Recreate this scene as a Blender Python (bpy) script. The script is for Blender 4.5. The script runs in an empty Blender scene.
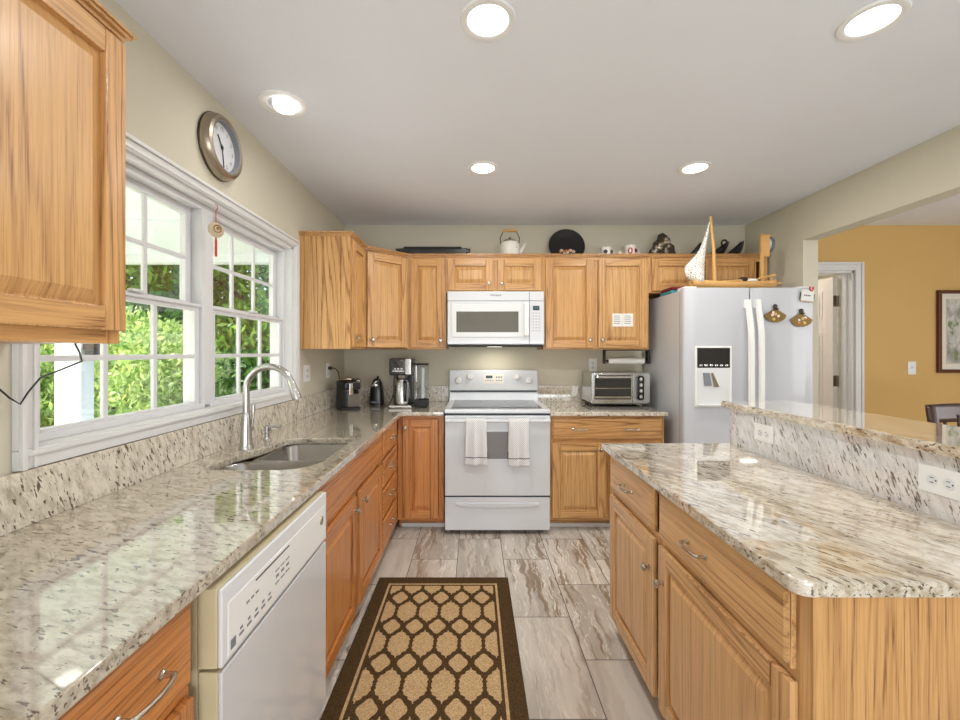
import bpy, bmesh, math, random
from mathutils import Vector, Matrix
random.seed(7)
PI = math.pi
SC = bpy.context.scene
COL = SC.collection

# ------------------------------------------------------------------ camera, sky, sun, big lights, exposure
cam_d = bpy.data.cameras.new('camera'); cam = bpy.data.objects.new('camera', cam_d); COL.objects.link(cam)
cam.location = (0, 0, 1.315); cam.rotation_euler = (PI/2, 0, 0)
cam_d.sensor_fit = 'HORIZONTAL'; cam_d.sensor_width = 36; cam_d.lens = 16.0
cam_d.shift_x = 6/960; cam_d.shift_y = -8/960; cam_d.clip_start = 0.02
SC.camera = cam

W = bpy.data.worlds.new('sky'); SC.world = W; W.use_nodes = True
_n = W.node_tree.nodes; _bg = _n['Background']
_sky = _n.new('ShaderNodeTexSky'); _sky.sky_type = 'NISHITA'; _sky.sun_disc = False
_sky.sun_elevation = math.radians(42); _sky.sun_rotation = math.radians(-115); _sky.air_density = 1.0; _sky.dust_density = 2.5
W.node_tree.links.new(_sky.outputs[0], _bg.inputs[0]); _bg.inputs[1].default_value = 0.62

def light(name, kind, loc, energy, color=(1, 1, 1), rot=(0, 0, 0), size=None, size_y=None, spread=None):
    d = bpy.data.lights.new(name, kind); d.energy = energy; d.color = color
    if kind == 'AREA':
        d.size = size
        if size_y: d.shape = 'RECTANGLE'; d.size_y = size_y
        else: d.shape = 'DISK'
        if spread: d.spread = spread
    o = bpy.data.objects.new(name, d); o.location = loc; o.rotation_euler = rot; COL.objects.link(o)
    return o
sun = light('sun', 'SUN', (-6, -4, 10), 8.5, (1, .95, .86))
sun.data.angle = math.radians(1.2)
sun.rotation_euler = Vector((.95, .12, -.86)).to_track_quat('-Z', 'Y').to_euler()
# added fill lights without a modelled source: behind the camera, hall, dining side
light('rear_fill', 'AREA', (.7, -2.75, 1.1), 92, (.90, .95, 1), (PI/2+.50, 0, 0), 3.0, 2.0)  # added soft fill; the wall behind it is solid
light('hall_fill', 'AREA', (2.9, 4.7, 2.4), 14, (1, .95, .9), (0, 0, 0), .3)  # added to brighten the open hall door; no fixture there
light('dining_fill', 'AREA', (5.3, .6, 1.45), 40, (.95, .97, 1), (0, PI/2, 0), 1.6, 2.6)  # added side fill; the dining wall has no window

SC.view_settings.view_transform = 'Standard'; SC.view_settings.look = 'None'
SC.view_settings.gamma = 1; SC.view_settings.use_curve_mapping = False
SC.view_settings.exposure = 0.34
SC.cycles.use_denoising = True
SC.cycles.max_bounces = 12; SC.cycles.transparent_max_bounces = 16
SC.cycles.sample_clamp_indirect = 6

# ------------------------------------------------------------------ materials
def lin(c):
    return tuple(((v/255)/12.92 if v/255 <= .04045 else ((v/255+.055)/1.055)**2.4) for v in c) + (1,)
class NT:
    def __init__(s, name):
        s.m = bpy.data.materials.new(name); s.m.use_nodes = True
        s.t = s.m.node_tree; s.p = s.t.nodes['Principled BSDF']
    def n(s, typ, **kw):
        nd = s.t.nodes.new(typ)
        for k, v in kw.items(): setattr(nd, k, v)
        return nd
    def l(s, a, b): s.t.links.new(a, b)
    def val(s, sock, v):
        if hasattr(v, 'is_output') or hasattr(v, 'links'): s.l(v, sock)
        else: sock.default_value = v
    def math(s, op, a, b=None, c=None, clamp=False):
        nd = s.n('ShaderNodeMath', operation=op); nd.use_clamp = clamp
        s.val(nd.inputs[0], a)
        if b is not None: s.val(nd.inputs[1], b)
        if c is not None: s.val(nd.inputs[2], c)
        return nd.outputs[0]
    def vmath(s, op, a, b=None, scale=None):
        nd = s.n('ShaderNodeVectorMath', operation=op); s.val(nd.inputs[0], a)
        if b is not None: s.val(nd.inputs[1], b)
        if scale is not None: s.val(nd.inputs['Scale'], scale)
        return nd.outputs[1] if op in ('DOT_PRODUCT', 'LENGTH') else nd.outputs[0]
    def noise(s, vec, scale, detail=2, rough=.5, dist=0, w=None):
        nd = s.n('ShaderNodeTexNoise'); nd.noise_dimensions = '4D' if w is not None else '3D'
        s.l(vec, nd.inputs['Vector'])
        nd.inputs['Scale'].default_value = scale; nd.inputs['Detail'].default_value = detail
        nd.inputs['Roughness'].default_value = rough; nd.inputs['Distortion'].default_value = dist
        if w is not None: s.val(nd.inputs['W'], w)
        return nd.outputs[0]
    def ramp(s, f, a, b, va=0.0, vb=1.0):
        nd = s.n('ShaderNodeMapRange'); nd.clamp = True; nd.interpolation_type = 'SMOOTHSTEP'
        s.l(f, nd.inputs[0]); nd.inputs[1].default_value = a; nd.inputs[2].default_value = b
        nd.inputs[3].default_value = va; nd.inputs[4].default_value = vb
        return nd.outputs[0]
    def mix(s, f, a, b):
        nd = s.n('ShaderNodeMix', data_type='RGBA'); s.val(nd.inputs[0], f)
        s.val(nd.inputs[6], a); s.val(nd.inputs[7], b)
        return nd.outputs[2]
    def coord(s, which='Object'):
        return s.n('ShaderNodeTexCoord').outputs[which]
    def rnd(s):
        return s.n('ShaderNodeObjectInfo').outputs['Random']
    def bump(s, h, strength=.2, dist=.01):
        b = s.n('ShaderNodeBump'); b.inputs['Strength'].default_value = strength; b.inputs['Distance'].default_value = dist
        s.l(h, b.inputs['Height']); s.l(b.outputs[0], s.p.inputs['Normal'])

def flat(name, rgb, rough=.5, metal=0., spec=.5, coat=0., var=0.03, bump=0., vscale=20):
    t = NT(name); p = t.p
    p.inputs['Roughness'].default_value = rough; p.inputs['Metallic'].default_value = metal
    p.inputs['Specular IOR Level'].default_value = spec; p.inputs['Coat Weight'].default_value = coat
    p.inputs['Coat Roughness'].default_value = .03
    c = lin(rgb); d = tuple(max(0, v*(1-2*var)) for v in c[:3]) + (1,)
    f = t.noise(t.coord(), vscale, 3)
    t.l(t.mix(f, c, d), p.inputs['Base Color'])
    if bump: t.bump(t.noise(t.coord(), 180, 2), bump, .002)
    return t.m

def oak(name, axis, light_rgb=(216, 168, 110), dark_rgb=(126, 78, 36), cath=True, ys=1.):
    t = NT(name); p = t.p
    co = t.vmath('ADD', t.coord(), t.vmath('SCALE', (13.1, 7.7, 5.3), scale=t.math('MULTIPLY', t.rnd(), 9)))
    def st(a, c):
        v = [c, c, c]; v['XYZ'.index(axis)] = a; v[1] *= ys
        return t.vmath('MULTIPLY', co, tuple(v))
    n1 = t.noise(st(.30, 6.5), 1, 1.2, .4, .2)
    edge = t.noise(st(9, 160), 1, 2, .6)
    ph = t.math('MULTIPLY_ADD', edge, 1.9, t.math('MULTIPLY', n1, 110 if cath else 90))
    rings = t.math('POWER', t.math('MULTIPLY_ADD', t.math('SINE', ph), .5, .5), 6.0)
    pores = t.ramp(t.noise(st(7, 380), 1, 2, .6), .50, .64)
    streak = t.ramp(t.noise(st(2.0, 110), 1, 2, .6), .38, .68)
    broad = t.noise(st(.6, 4.5), 1, 1)
    f = t.math('MULTIPLY', rings, t.math('MULTIPLY', t.math('MULTIPLY_ADD', pores, .5, .45), t.ramp(broad, .35, .65, .45 if cath else .15, 1.1 if cath else .6)))
    f = t.math('MULTIPLY_ADD', pores, .24, f)
    f = t.math('MULTIPLY', t.math('MULTIPLY_ADD', streak, .26, f), 1.0, clamp=True)
    tone = t.mix(t.rnd(), lin(light_rgb), lin((min(255, light_rgb[0]-6), light_rgb[1]-10, light_rgb[2]-14)))
    t.l(t.mix(f, tone, lin(dark_rgb)), p.inputs['Base Color'])
    p.inputs['Roughness'].default_value = .36; p.inputs['Coat Weight'].default_value = .25; p.inputs['Coat Roughness'].default_value = .18
    t.bump(t.math('MULTIPLY', pores, -1), .12, .001)
    return t.m
OAKZ, OAKX, OAKP = oak('oak_upright', 'Z'), oak('oak_lengthwise', 'X'), oak('oak_panel', 'Z', (216, 170, 112), (138, 88, 44), False, .1)
OAKLIT, OAKLITX = oak('oak_lit_upright', 'Z', (232, 190, 138), (150, 100, 56)), oak('oak_lit_lengthwise', 'X', (232, 190, 138), (150, 100, 56))  # same oak, window light on the island fronts painted in as a paler colour
OAKLITP = oak('oak_lit_panel', 'Z', (232, 190, 138), (156, 106, 60), False, .1)
OAKLITSET = (OAKLIT, OAKLITX, OAKLITP)
OAKSHD = oak('oak_shaded_upright', 'Z', (212, 144, 82), (126, 68, 30)); OAKSHDX = oak('oak_shaded_lengthwise', 'X', (212, 144, 82), (126, 68, 30))  # same oak, deeper copy with the shade of the lower run painted in
OAKSHDP = oak('oak_shaded_panel', 'Z', (214, 146, 84), (134, 74, 34), False, .1)
OAKSET = (OAKZ, OAKX, OAKP)

def granite(name, d, vein=.5, seed=0., base=(228, 221, 206), alt=(190, 181, 164), gloss=1.):
    t = NT(name); p = t.p
    d = Vector(d).normalized()
    co = t.vmath('ADD', t.coord(), (seed, seed*.7, seed*.3))
    dot = t.vmath('DOT_PRODUCT', co, tuple(d))
    def st(along, cross):
        return t.vmath('SUBTRACT', t.vmath('SCALE', co, scale=cross), t.vmath('SCALE', tuple(d), scale=t.math('MULTIPLY', dot, cross-along)))
    mott = t.noise(st(20, 55), 1, 5, .65, .3)
    base_c = t.mix(t.ramp(mott, .38, .68), lin(base), lin(alt))
    veins = t.ramp(t.noise(st(4, 34), 1, 5, .66, .5), .55-.06*vein, .70)
    c = t.mix(t.math('MULTIPLY', veins, .35+.4*vein), base_c, lin((140, 116, 84)))
    fine = t.ramp(t.noise(co, 330, 2, .6), .52, .72)
    c = t.mix(t.math('MULTIPLY', fine, .35), c, lin((150, 138, 118)))
    gate = t.ramp(t.noise(co, 9, 1), .36, .62, -.01, .05)
    sp = t.math('ADD', t.noise(st(32, 135), 1, 3, .55), gate)
    c = t.mix(t.math('MULTIPLY', t.ramp(sp, .615, .66), .88), c, lin((74, 56, 38)))
    t.l(c, p.inputs['Base Color'])
    p.inputs['Roughness'].default_value = .05 if gloss > .5 else .18; p.inputs['IOR'].default_value = 1.85 if gloss > .5 else 1.5
    p.inputs['Coat Weight'].default_value = gloss; p.inputs['Coat IOR'].default_value = 1.65; p.inputs['Coat Roughness'].default_value = .02
    return t.m
GR_L = granite('granite_sink_run', (1, -.35, .1), .3, 0., (208, 200, 182), (164, 154, 136))
GR_LS = granite('granite_sink_splash', (.2, -.4, 1), .45, 3., gloss=.15)
GR_B = granite('granite_back', (.55, .6, -.6), .5, 5.)
GR_I = granite('granite_island', (.5, -.87, 0), .85, 8., (228, 220, 204), (180, 165, 140))
GR_IS = granite('granite_bar_splash', (.0, .5, 1), .3, 11., (236, 235, 234), (204, 202, 204))

def wallmat(name, rgb, rough=.85):
    t = NT(name); p = t.p
    f = t.noise(t.coord(), 3, 3)
    c = lin(rgb); t.l(t.mix(f, c, tuple(v*.95 for v in c[:3])+(1,)), p.inputs['Base Color'])
    p.inputs['Roughness'].default_value = rough; p.inputs['Specular IOR Level'].default_value = .3
    t.bump(t.noise(t.coord(), 260, 2), .08, .002)
    return t.m
M_WALL = wallmat('greige_wall_paint', (211, 205, 186))
M_OCHRE = wallmat('ochre_wall_paint', (216, 178, 114))
M_CEIL = wallmat('ceiling_paint', (236, 239, 245), .9)
M_TRIM = flat('white_trim_paint', (224, 224, 223), .4)
M_VINYL = flat('white_vinyl', (220, 221, 223), .35)
M_PORCH = flat('white_porch_paint', (226, 230, 238), .6)
M_APPL = flat('white_enamel', (216, 219, 223), .2, coat=.5, var=.01)
M_APPL2 = flat('white_appliance_plastic', (226, 228, 230), .35, var=.01)
M_FRIDGE = flat('white_fridge_steel', (200, 203, 209), .24, coat=.4, var=.01, bump=.03)
M_BISC = flat('biscuit_plastic', (214, 200, 164), .4)
M_SEAM = flat('dark_gasket', (52, 56, 66), .6)
M_GLASSBLK = flat('black_glass', (38, 39, 42), .06, coat=.6, spec=.8)
M_OVENWIN = flat('grey_oven_glass', (118, 112, 110), .08, coat=.5)
M_MWWIN = flat('microwave_mesh_glass', (104, 100, 94), .12, coat=.6)
M_BLACK = flat('black_plastic', (26, 26, 28), .3, coat=.2)
M_BLACKM = flat('black_matte', (34, 33, 32), .6)
M_STEEL = flat('brushed_steel', (196, 196, 194), .26, 1., var=.06, vscale=60)
M_SINK = flat('sink_steel', (176, 172, 166), .24, 1., var=.08, vscale=9)
M_CHROME = flat('chrome', (220, 220, 220), .12, 1.)
M_NICKEL = flat('satin_nickel', (200, 192, 180), .25, 1.)
M_PEWTER = flat('pewter_rim', (176, 166, 148), .3, 1.)
M_WHITE = flat('white_plastic', (240, 240, 238), .4, var=.01)
M_PAPER = flat('white_paper', (238, 237, 232), .8, var=.03)
M_PRINT = flat('grey_print', (120, 120, 122), .7)
M_GREY = flat('grey_marking', (130, 134, 140), .5)
M_DARKWOOD = flat('dark_walnut', (66, 40, 30), .3, coat=.3, var=.15)
M_FRAMEW = flat('mahogany_frame', (96, 50, 28), .35, var=.15)
M_PINE = flat('pale_pine', (222, 172, 104), .5, var=.1)
M_RED = flat('red', (196, 34, 40), .45)
M_TEAL = flat('teal_cloth', (60, 150, 160), .8, var=.15)
M_MAROON = flat('maroon_cloth', (120, 30, 44), .8, var=.15)
M_BRONZE = flat('dark_bronze', (96, 86, 74), .35, .8, var=.3, vscale=40)
M_BRASS = flat('antique_brass', (150, 122, 72), .4, .7, var=.25, vscale=60)
M_HINGE = flat('hinge_brass', (120, 108, 92), .4, .8)
M_CREAM = flat('cream_ceramic', (236, 232, 222), .25, coat=.5)
M_BEIGE = flat('shell', (222, 200, 166), .6, var=.25, vscale=60)
M_ORANGE = flat('orange_flower', (220, 130, 60), .6, var=.2)
M_YELLOW = flat('yellow_flower', (230, 200, 120), .6, var=.2)
M_LEAFP = flat('painted_green', (70, 100, 60), .6)
M_DOORW = flat('door_white', (232, 224, 218), .45)
M_BARK = flat('tree_bark', (92, 76, 62), .9, var=.3)
M_DECK = flat('pale_concrete', (222, 220, 216), .8, var=.05)

def emis(name, rgb, s):
    t = NT(name); t.p.inputs['Base Color'].default_value = lin(rgb)
    t.p.inputs['Emission Color'].default_value = lin(rgb); t.p.inputs['Emission Strength'].default_value = s
    return t.m
M_LAMP = emis('lamp_lens', (255, 250, 240), 5)
M_LED = emis('clock_display', (90, 160, 140), .25)

def glassmat(name, tint=(1, 1, 1), refl=1.):
    t = NT(name); out = t.t.nodes['Material Output']; t.t.nodes.remove(t.p)
    tr = t.n('ShaderNodeBsdfTransparent'); tr.inputs[0].default_value = (*tint, 1)
    gl = t.n('ShaderNodeBsdfGlossy'); gl.inputs['Roughness'].default_value = .02
    fr = t.n('ShaderNodeFresnel'); fr.inputs[0].default_value = 1.45
    ms = t.n('ShaderNodeMixShader'); t.l(t.math('MULTIPLY', fr.outputs[0], refl), ms.inputs[0])
    t.l(tr.outputs[0], ms.inputs[1]); t.l(gl.outputs[0], ms.inputs[2]); t.l(ms.outputs[0], out.inputs[0])
    return t.m
M_PANE = glassmat('window_glass', (.97, .98, .98), .2)
M_CLEAR = glassmat('clear_plastic', (.86, .88, .9), 1.)
M_SMOKE = glassmat('carafe_glass', (.5, .5, .5), 1.)

def leafmat(name, a, b):
    t = NT(name); p = t.p
    g = t.n('ShaderNodeNewGeometry').outputs['Random Per Island']
    t.l(t.mix(g, lin(a), lin(b)), p.inputs['Base Color'])
    p.inputs['Roughness'].default_value = .5
    out = t.t.nodes['Material Output']
    tl = t.n('ShaderNodeBsdfTranslucent'); t.l(t.mix(g, lin(a), lin(b)), tl.inputs[0])
    ms = t.n('ShaderNodeMixShader'); ms.inputs[0].default_value = .4
    t.l(p.outputs[0], ms.inputs[1]); t.l(tl.outputs[0], ms.inputs[2]); t.l(ms.outputs[0], out.inputs[0])
    return t.m
M_LEAF = leafmat('tree_leaves', (66, 116, 36), (150, 190, 84))
M_LEAF2 = leafmat('shrub_leaves', (104, 146, 58), (206, 220, 140))
M_LEAF3 = leafmat('deep_green_leaves', (58, 108, 40), (130, 176, 76))
M_GRASS = leafmat('lawn_grass', (120, 158, 84), (160, 190, 110))

def floor_mat():
    t = NT('veined_tile'); p = t.p
    sep = t.n('ShaderNodeSeparateXYZ'); t.l(t.coord(), sep.inputs[0]); x, y = sep.outputs[0], sep.outputs[1]
    TW, TL, X0, Y0 = .29, .59, .185, 2.117
    u = t.math('DIVIDE', t.math('SUBTRACT', x, X0), TW); ci = t.math('FLOOR', u)
    v = t.math('ADD', t.math('DIVIDE', t.math('SUBTRACT', y, Y0), TL), t.math('MULTIPLY', ci, .5)); ri = t.math('FLOOR', v)
    fu, fv = t.math('FRACT', u), t.math('FRACT', v)
    eu = t.math('MULTIPLY', t.math('MINIMUM', fu, t.math('SUBTRACT', 1, fu)), TW)
    ev = t.math('MULTIPLY', t.math('MINIMUM', fv, t.math('SUBTRACT', 1, fv)), TL)
    e = t.math('MINIMUM', eu, ev); grout = t.ramp(e, .0016, .0026, 1, 0)
    cb = t.n('ShaderNodeCombineXYZ'); t.l(ci, cb.inputs[0]); t.l(ri, cb.inputs[1])
    wn = t.n('ShaderNodeTexWhiteNoise', noise_dimensions='3D'); t.l(cb.outputs[0], wn.inputs[0])
    r = wn.outputs['Value']; w = t.math('MULTIPLY', r, 60)
    st = t.vmath('MULTIPLY', t.coord(), (1, .10, 1))
    warp = t.noise(t.coord(), 5, 3, .6, 0, w)
    wv = t.n('ShaderNodeCombineXYZ'); t.l(t.math('MULTIPLY', warp, .10), wv.inputs[0])
    sv = t.vmath('ADD', st, wv.outputs[0])
    strength = t.ramp(r, .08, .45, .15, 1.0)
    cloud = t.noise(sv, 9, 4, .6, .4, w)
    c = t.mix(t.ramp(cloud, .35, .68), lin((212, 205, 194)), lin((176, 168, 157)))
    vb = t.noise(sv, 19, 5, .62, .35, t.math('ADD', w, 7))
    v1 = t.math('MULTIPLY', t.ramp(vb, .51, .60), strength)
    c = t.mix(t.math('MULTIPLY', v1, .85), c, lin((134, 110, 82)))
    line = t.math('ABSOLUTE', t.math('SUBTRACT', t.noise(sv, 13, 5, .6, .5, t.math('ADD', w, 3)), .5))
    v2 = t.math('MULTIPLY', t.ramp(line, 0, .014, 1, 0), t.math('MULTIPLY', strength, .8))
    c = t.mix(v2, c, lin((240, 236, 226)))
    v3 = t.math('MULTIPLY', t.ramp(t.noise(sv, 36, 4, .6, .6, w), .62, .70), t.math('MULTIPLY', strength, .7))
    c = t.mix(v3, c, lin((92, 74, 56)))
    c = t.mix(grout, c, lin((74, 70, 66)))
    t.l(c, p.inputs['Base Color']); p.inputs['Roughness'].default_value = .3
    t.bump(t.math('SUBTRACT', 1, grout), .3, .002)
    return t.m
def rug_mat(x0, x1, y0, y1):
    t = NT('rug_trellis_weave'); p = t.p
    sep = t.n('ShaderNodeSeparateXYZ'); t.l(t.coord(), sep.inputs[0]); x, y = sep.outputs[0], sep.outputs[1]
    P, Q = .1085, .238
    def motif(ox, oy, a, b, pa, pb):
        fx = t.math('SUBTRACT', t.math('FRACT', t.math('DIVIDE', t.math('SUBTRACT', x, ox-P/2), P)), .5)
        fy = t.math('SUBTRACT', t.math('FRACT', t.math('DIVIDE', t.math('SUBTRACT', y, oy-Q/2), Q)), .5)
        ax = t.math('DIVIDE', t.math('MULTIPLY', t.math('ABSOLUTE', fx), P), a)
        ay = t.math('DIVIDE', t.math('MULTIPLY', t.math('ABSOLUTE', fy), Q), b)
        if pa == 'hex':
            rip = t.math('MULTIPLY', t.math('SINE', t.math('MULTIPLY', ay, 26)), .045)
            s = t.math('MAXIMUM', ax, t.math('MULTIPLY_ADD', ax, .58, ay))
            return t.math('ADD', t.math('SUBTRACT', 1, s), rip)
        lobes = t.math('MULTIPLY', t.math('COSINE', t.math('MULTIPLY', t.math('ARCTAN2', ay, ax), 4)), .10)
        s = t.math('SQRT', t.math('ADD', t.math('POWER', ax, 2), t.math('POWER', ay, 2)))
        return t.math('ADD', t.math('SUBTRACT', .9, s), lobes)
    mA = motif(-.175, 2.27, .040, .053, 0, 0)
    mB = motif(-.175+P/2, 2.27+Q/2, .0455, .088, 'hex', 0)
    tan = t.math('GREATER_THAN', t.math('MAXIMUM', mA, mB), 0)
    dx = t.math('MINIMUM', t.math('SUBTRACT', x, x0), t.math('SUBTRACT', x1, x))
    dy = t.math('MINIMUM', t.math('SUBTRACT', y, y0), t.math('SUBTRACT', y1, y))
    d = t.math('MINIMUM', dx, dy)
    inner = t.math('GREATER_THAN', d, .092)
    band = t.math('MULTIPLY', t.math('GREATER_THAN', d, .068), t.math('LESS_THAN', d, .080))
    f = t.math('MAXIMUM', t.math('MULTIPLY', tan, inner), band)
    weave = t.noise(t.coord(), 260, 2)
    tc = t.mix(t.ramp(weave, .3, .7), lin((212, 184, 140)), lin((162, 130, 90)))
    bc = t.mix(t.ramp(weave, .3, .7), lin((92, 72, 46)), lin((62, 46, 28)))
    t.l(t.mix(f, bc, tc), p.inputs['Base Color']); p.inputs['Roughness'].default_value = .95
    p.inputs['Specular IOR Level'].default_value = .1
    t.bump(t.math('ADD', weave, f), .5, .003)
    return t.m
def towel_mat():
    t = NT('waffle_towel'); p = t.p
    sep = t.n('ShaderNodeSeparateXYZ'); t.l(t.coord(), sep.inputs[0])
    gx = t.math('SINE', t.math('MULTIPLY', sep.outputs[0], 420)); gz = t.math('SINE', t.math('MULTIPLY', sep.outputs[2], 420))
    g = t.math('MULTIPLY', gx, gz)
    t.l(t.mix(t.ramp(g, -.2, .8), lin((236, 236, 236)), lin((176, 176, 176))), p.inputs['Base Color'])
    p.inputs['Roughness'].default_value = .95
    return t.m
M_TOWEL = towel_mat()
def art_mat():
    t = NT('landscape_print'); p = t.p
    n = t.noise(t.vmath('MULTIPLY', t.coord(), (9, 1, 5)), 1, 4, .6, 1.)
    c = t.mix(t.ramp(n, .35, .65), lin((150, 150, 148)), lin((214, 214, 208)))
    n2 = t.noise(t.vmath('MULTIPLY', t.coord(), (14, 1, 8)), 1, 4, .6, .5)
    t.l(t.mix(t.ramp(n2, .52, .62), c, lin((120, 140, 96))), p.inputs['Base Color']); p.inputs['Roughness'].default_value = .4
    return t.m

# ------------------------------------------------------------------ mesh helpers
class MB:
    def __init__(s): s.bm = bmesh.new()
    def _mi(s, faces, mi):
        for f in faces: f.material_index = mi
    def poly8(s, p, mi=0, bev=0, seg=2):
        v = [s.bm.verts.new(q) for q in p]
        fs = [s.bm.faces.new([v[i] for i in f]) for f in ((0,3,2,1),(4,5,6,7),(0,1,5,4),(1,2,6,5),(2,3,7,6),(3,0,4,7))]
        s._mi(fs, mi)
        if bev:
            es = list({e for f in fs for e in f.edges})
            bmesh.ops.bevel(s.bm, geom=es, offset=bev, segments=seg, profile=.5, affect='EDGES')
        return s
    def box(s, x0, x1, y0, y1, z0, z1, mi=0, bev=0, seg=2):
        return s.poly8([(x0,y0,z0),(x1,y0,z0),(x1,y1,z0),(x0,y1,z0),(x0,y0,z1),(x1,y0,z1),(x1,y1,z1),(x0,y1,z1)], mi, bev, seg)
    def bar(s, a, b, w, h, mi=0, bev=0, up=(0, 0, 1)):
        a, b = Vector(a), Vector(b); d = (b-a).normalized(); u = Vector(up)
        if abs(d.dot(u)) > .98: u = Vector((0, 1, 0))
        r = d.cross(u).normalized()*w/2; u = r.cross(d).normalized()*h/2
        return s.poly8([a-r-u, a+r-u, a+r+u, a-r+u, b-r-u, b+r-u, b+r+u, b-r+u], mi, bev, 1)
    def prism(s, pts, plane, a, b, mi=0, bev=0):
        def P(q, t): return {'XY': (q[0], q[1], t), 'XZ': (q[0], t, q[1]), 'YZ': (t, q[0], q[1])}[plane]
        va = [s.bm.verts.new(P(q, a)) for q in pts]; vb = [s.bm.verts.new(P(q, b)) for q in pts]; n = len(pts)
        fs = [s.bm.faces.new(va[::-1]), s.bm.faces.new(vb)]
        fs += [s.bm.faces.new((va[i], va[(i+1) % n], vb[(i+1) % n], vb[i])) for i in range(n)]
        s._mi(fs, mi)
        if bev:
            bmesh.ops.bevel(s.bm, geom=list(fs[0].edges)+list(fs[1].edges), offset=bev, segments=2, profile=.5, affect='EDGES')
        return s
    def lathe(s, prof, c=(0, 0, 0), axis='Z', n=24, mi=0):
        rings = []
        for r, h in prof:
            ring = []
            if r < 1e-6:
                rings.append([s.bm.verts.new(s._ax(0, 0, h, c, axis))]); continue
            for k in range(n):
                a = 2*PI*k/n; ring.append(s.bm.verts.new(s._ax(r*math.cos(a), r*math.sin(a), h, c, axis)))
            rings.append(ring)
        for A, B in zip(rings, rings[1:]):
            if len(A) == 1 and len(B) == 1: continue
            for k in range(n):
                j = (k+1) % n
                if len(A) == 1: f = [A[0], B[j], B[k]]
                elif len(B) == 1: f = [A[k], A[j], B[0]]
                else: f = [A[k], A[j], B[j], B[k]]
                s.bm.faces.new(f).material_index = mi
        return s
    def _ax(s, u, v, h, c, axis):
        p = {'Z': (u, v, h), 'Y': (u, h, v), 'X': (h, u, v)}[axis]
        return (p[0]+c[0], p[1]+c[1], p[2]+c[2])
    def tube(s, pts, r, n=10, mi=0):
        pts = [Vector(p) for p in pts]; R = r if isinstance(r, (list, tuple)) else [r]*len(pts)
        rings = []; prev = None
        for i, p in enumerate(pts):
            d = (pts[min(i+1, len(pts)-1)]-pts[max(i-1, 0)]).normalized()
            if prev is None:
                prev = d.orthogonal().normalized()
            prev = (prev - d*prev.dot(d)).normalized(); b = d.cross(prev)
            rings.append([s.bm.verts.new(p+R[i]*(prev*math.cos(2*PI*k/n)+b*math.sin(2*PI*k/n))) for k in range(n)])
        for A, B in zip(rings, rings[1:]):
            for k in range(n): s.bm.faces.new((A[k], A[(k+1) % n], B[(k+1) % n], B[k])).material_index = mi
        s.bm.faces.new(rings[0][::-1]).material_index = mi; s.bm.faces.new(rings[-1]).material_index = mi
        return s
    def ball(s, c, r, mi=0, sc=(1, 1, 1), u=16, v=10):
        g = bmesh.ops.create_uvsphere(s.bm, u_segments=u, v_segments=v, radius=r, matrix=Matrix.Translation(c) @ Matrix.Diagonal((*sc, 1)))
        for q in g['verts']:
            for f in q.link_faces: f.material_index = mi
        return s
    def grid(s, fn, nu, nv, mi=0):
        V = [[s.bm.verts.new(fn(i/nu, j/nv)) for j in range(nv+1)] for i in range(nu+1)]
        for i in range(nu):
            for j in range(nv): s.bm.faces.new((V[i][j], V[i+1][j], V[i+1][j+1], V[i][j+1])).material_index = mi
        return s
    def build(s, name, mats, parent=None, loc=(0, 0, 0), rot=(0, 0, 0), ang=35, solid=0):
        bmesh.ops.recalc_face_normals(s.bm, faces=s.bm.faces[:])
        me = bpy.data.meshes.new(name); s.bm.to_mesh(me); s.bm.free()
        for m in (mats if isinstance(mats, (list, tuple)) else [mats]): me.materials.append(m)
        for f in me.polygons: f.use_smooth = True
        me.set_sharp_from_angle(angle=math.radians(ang))
        o = bpy.data.objects.new(name, me); COL.objects.link(o); o.location = loc; o.rotation_euler = rot
        if parent: o.parent = parent
        if not solid and len(me.polygons) < 1500:
            wn = o.modifiers.new('face_weighted_normals', 'WEIGHTED_NORMAL'); wn.keep_sharp = True; wn.weight = 100
        if solid:
            m = o.modifiers.new('thickness', 'SOLIDIFY'); m.thickness = solid; m.offset = 0
        return o
def tag(o, label, cat=None, group=None, kind=None):
    o['label'] = label
    if cat: o['category'] = cat
    if group: o['group'] = group
    if kind: o['kind'] = kind
    return o
def thing(name, label, cat, loc=(0, 0, 0), rz=0, group=None, rot=None):
    o = bpy.data.objects.new(name, None); COL.objects.link(o); o.empty_display_size = .1
    o.location = loc; o.rotation_euler = rot or (0, 0, rz)
    return tag(o, label, cat, group)
def struct(mb, name, mats, label, cat='wall'):
    return tag(mb.build(name, mats), label, cat, None, 'structure')
def part(o, label=None):
    if label: o['label'] = label
    return o
def kids(o): return [c for c in COL.objects if c.parent == o]
def dup(o, parent=None):
    c = o.copy(); COL.objects.link(c); c.parent = parent
    for k in kids(o): dup(k, c)
    return c
def text_mesh(txt, size, name, m, parent, loc, rot, depth=.0006):
    cu = bpy.data.curves.new(name, 'FONT'); cu.body = txt; cu.size = size; cu.align_x = 'CENTER'; cu.align_y = 'CENTER'; cu.extrude = depth
    tmp = bpy.data.objects.new('tmp', cu); COL.objects.link(tmp); bpy.context.view_layer.update()
    me = bpy.data.meshes.new_from_object(tmp.evaluated_get(bpy.context.evaluated_depsgraph_get()))
    bpy.data.objects.remove(tmp); me.materials.clear(); me.materials.append(m)
    o = bpy.data.objects.new(name, me); COL.objects.link(o); o.location = loc; o.rotation_euler = rot; o.parent = parent
    return o
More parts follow.
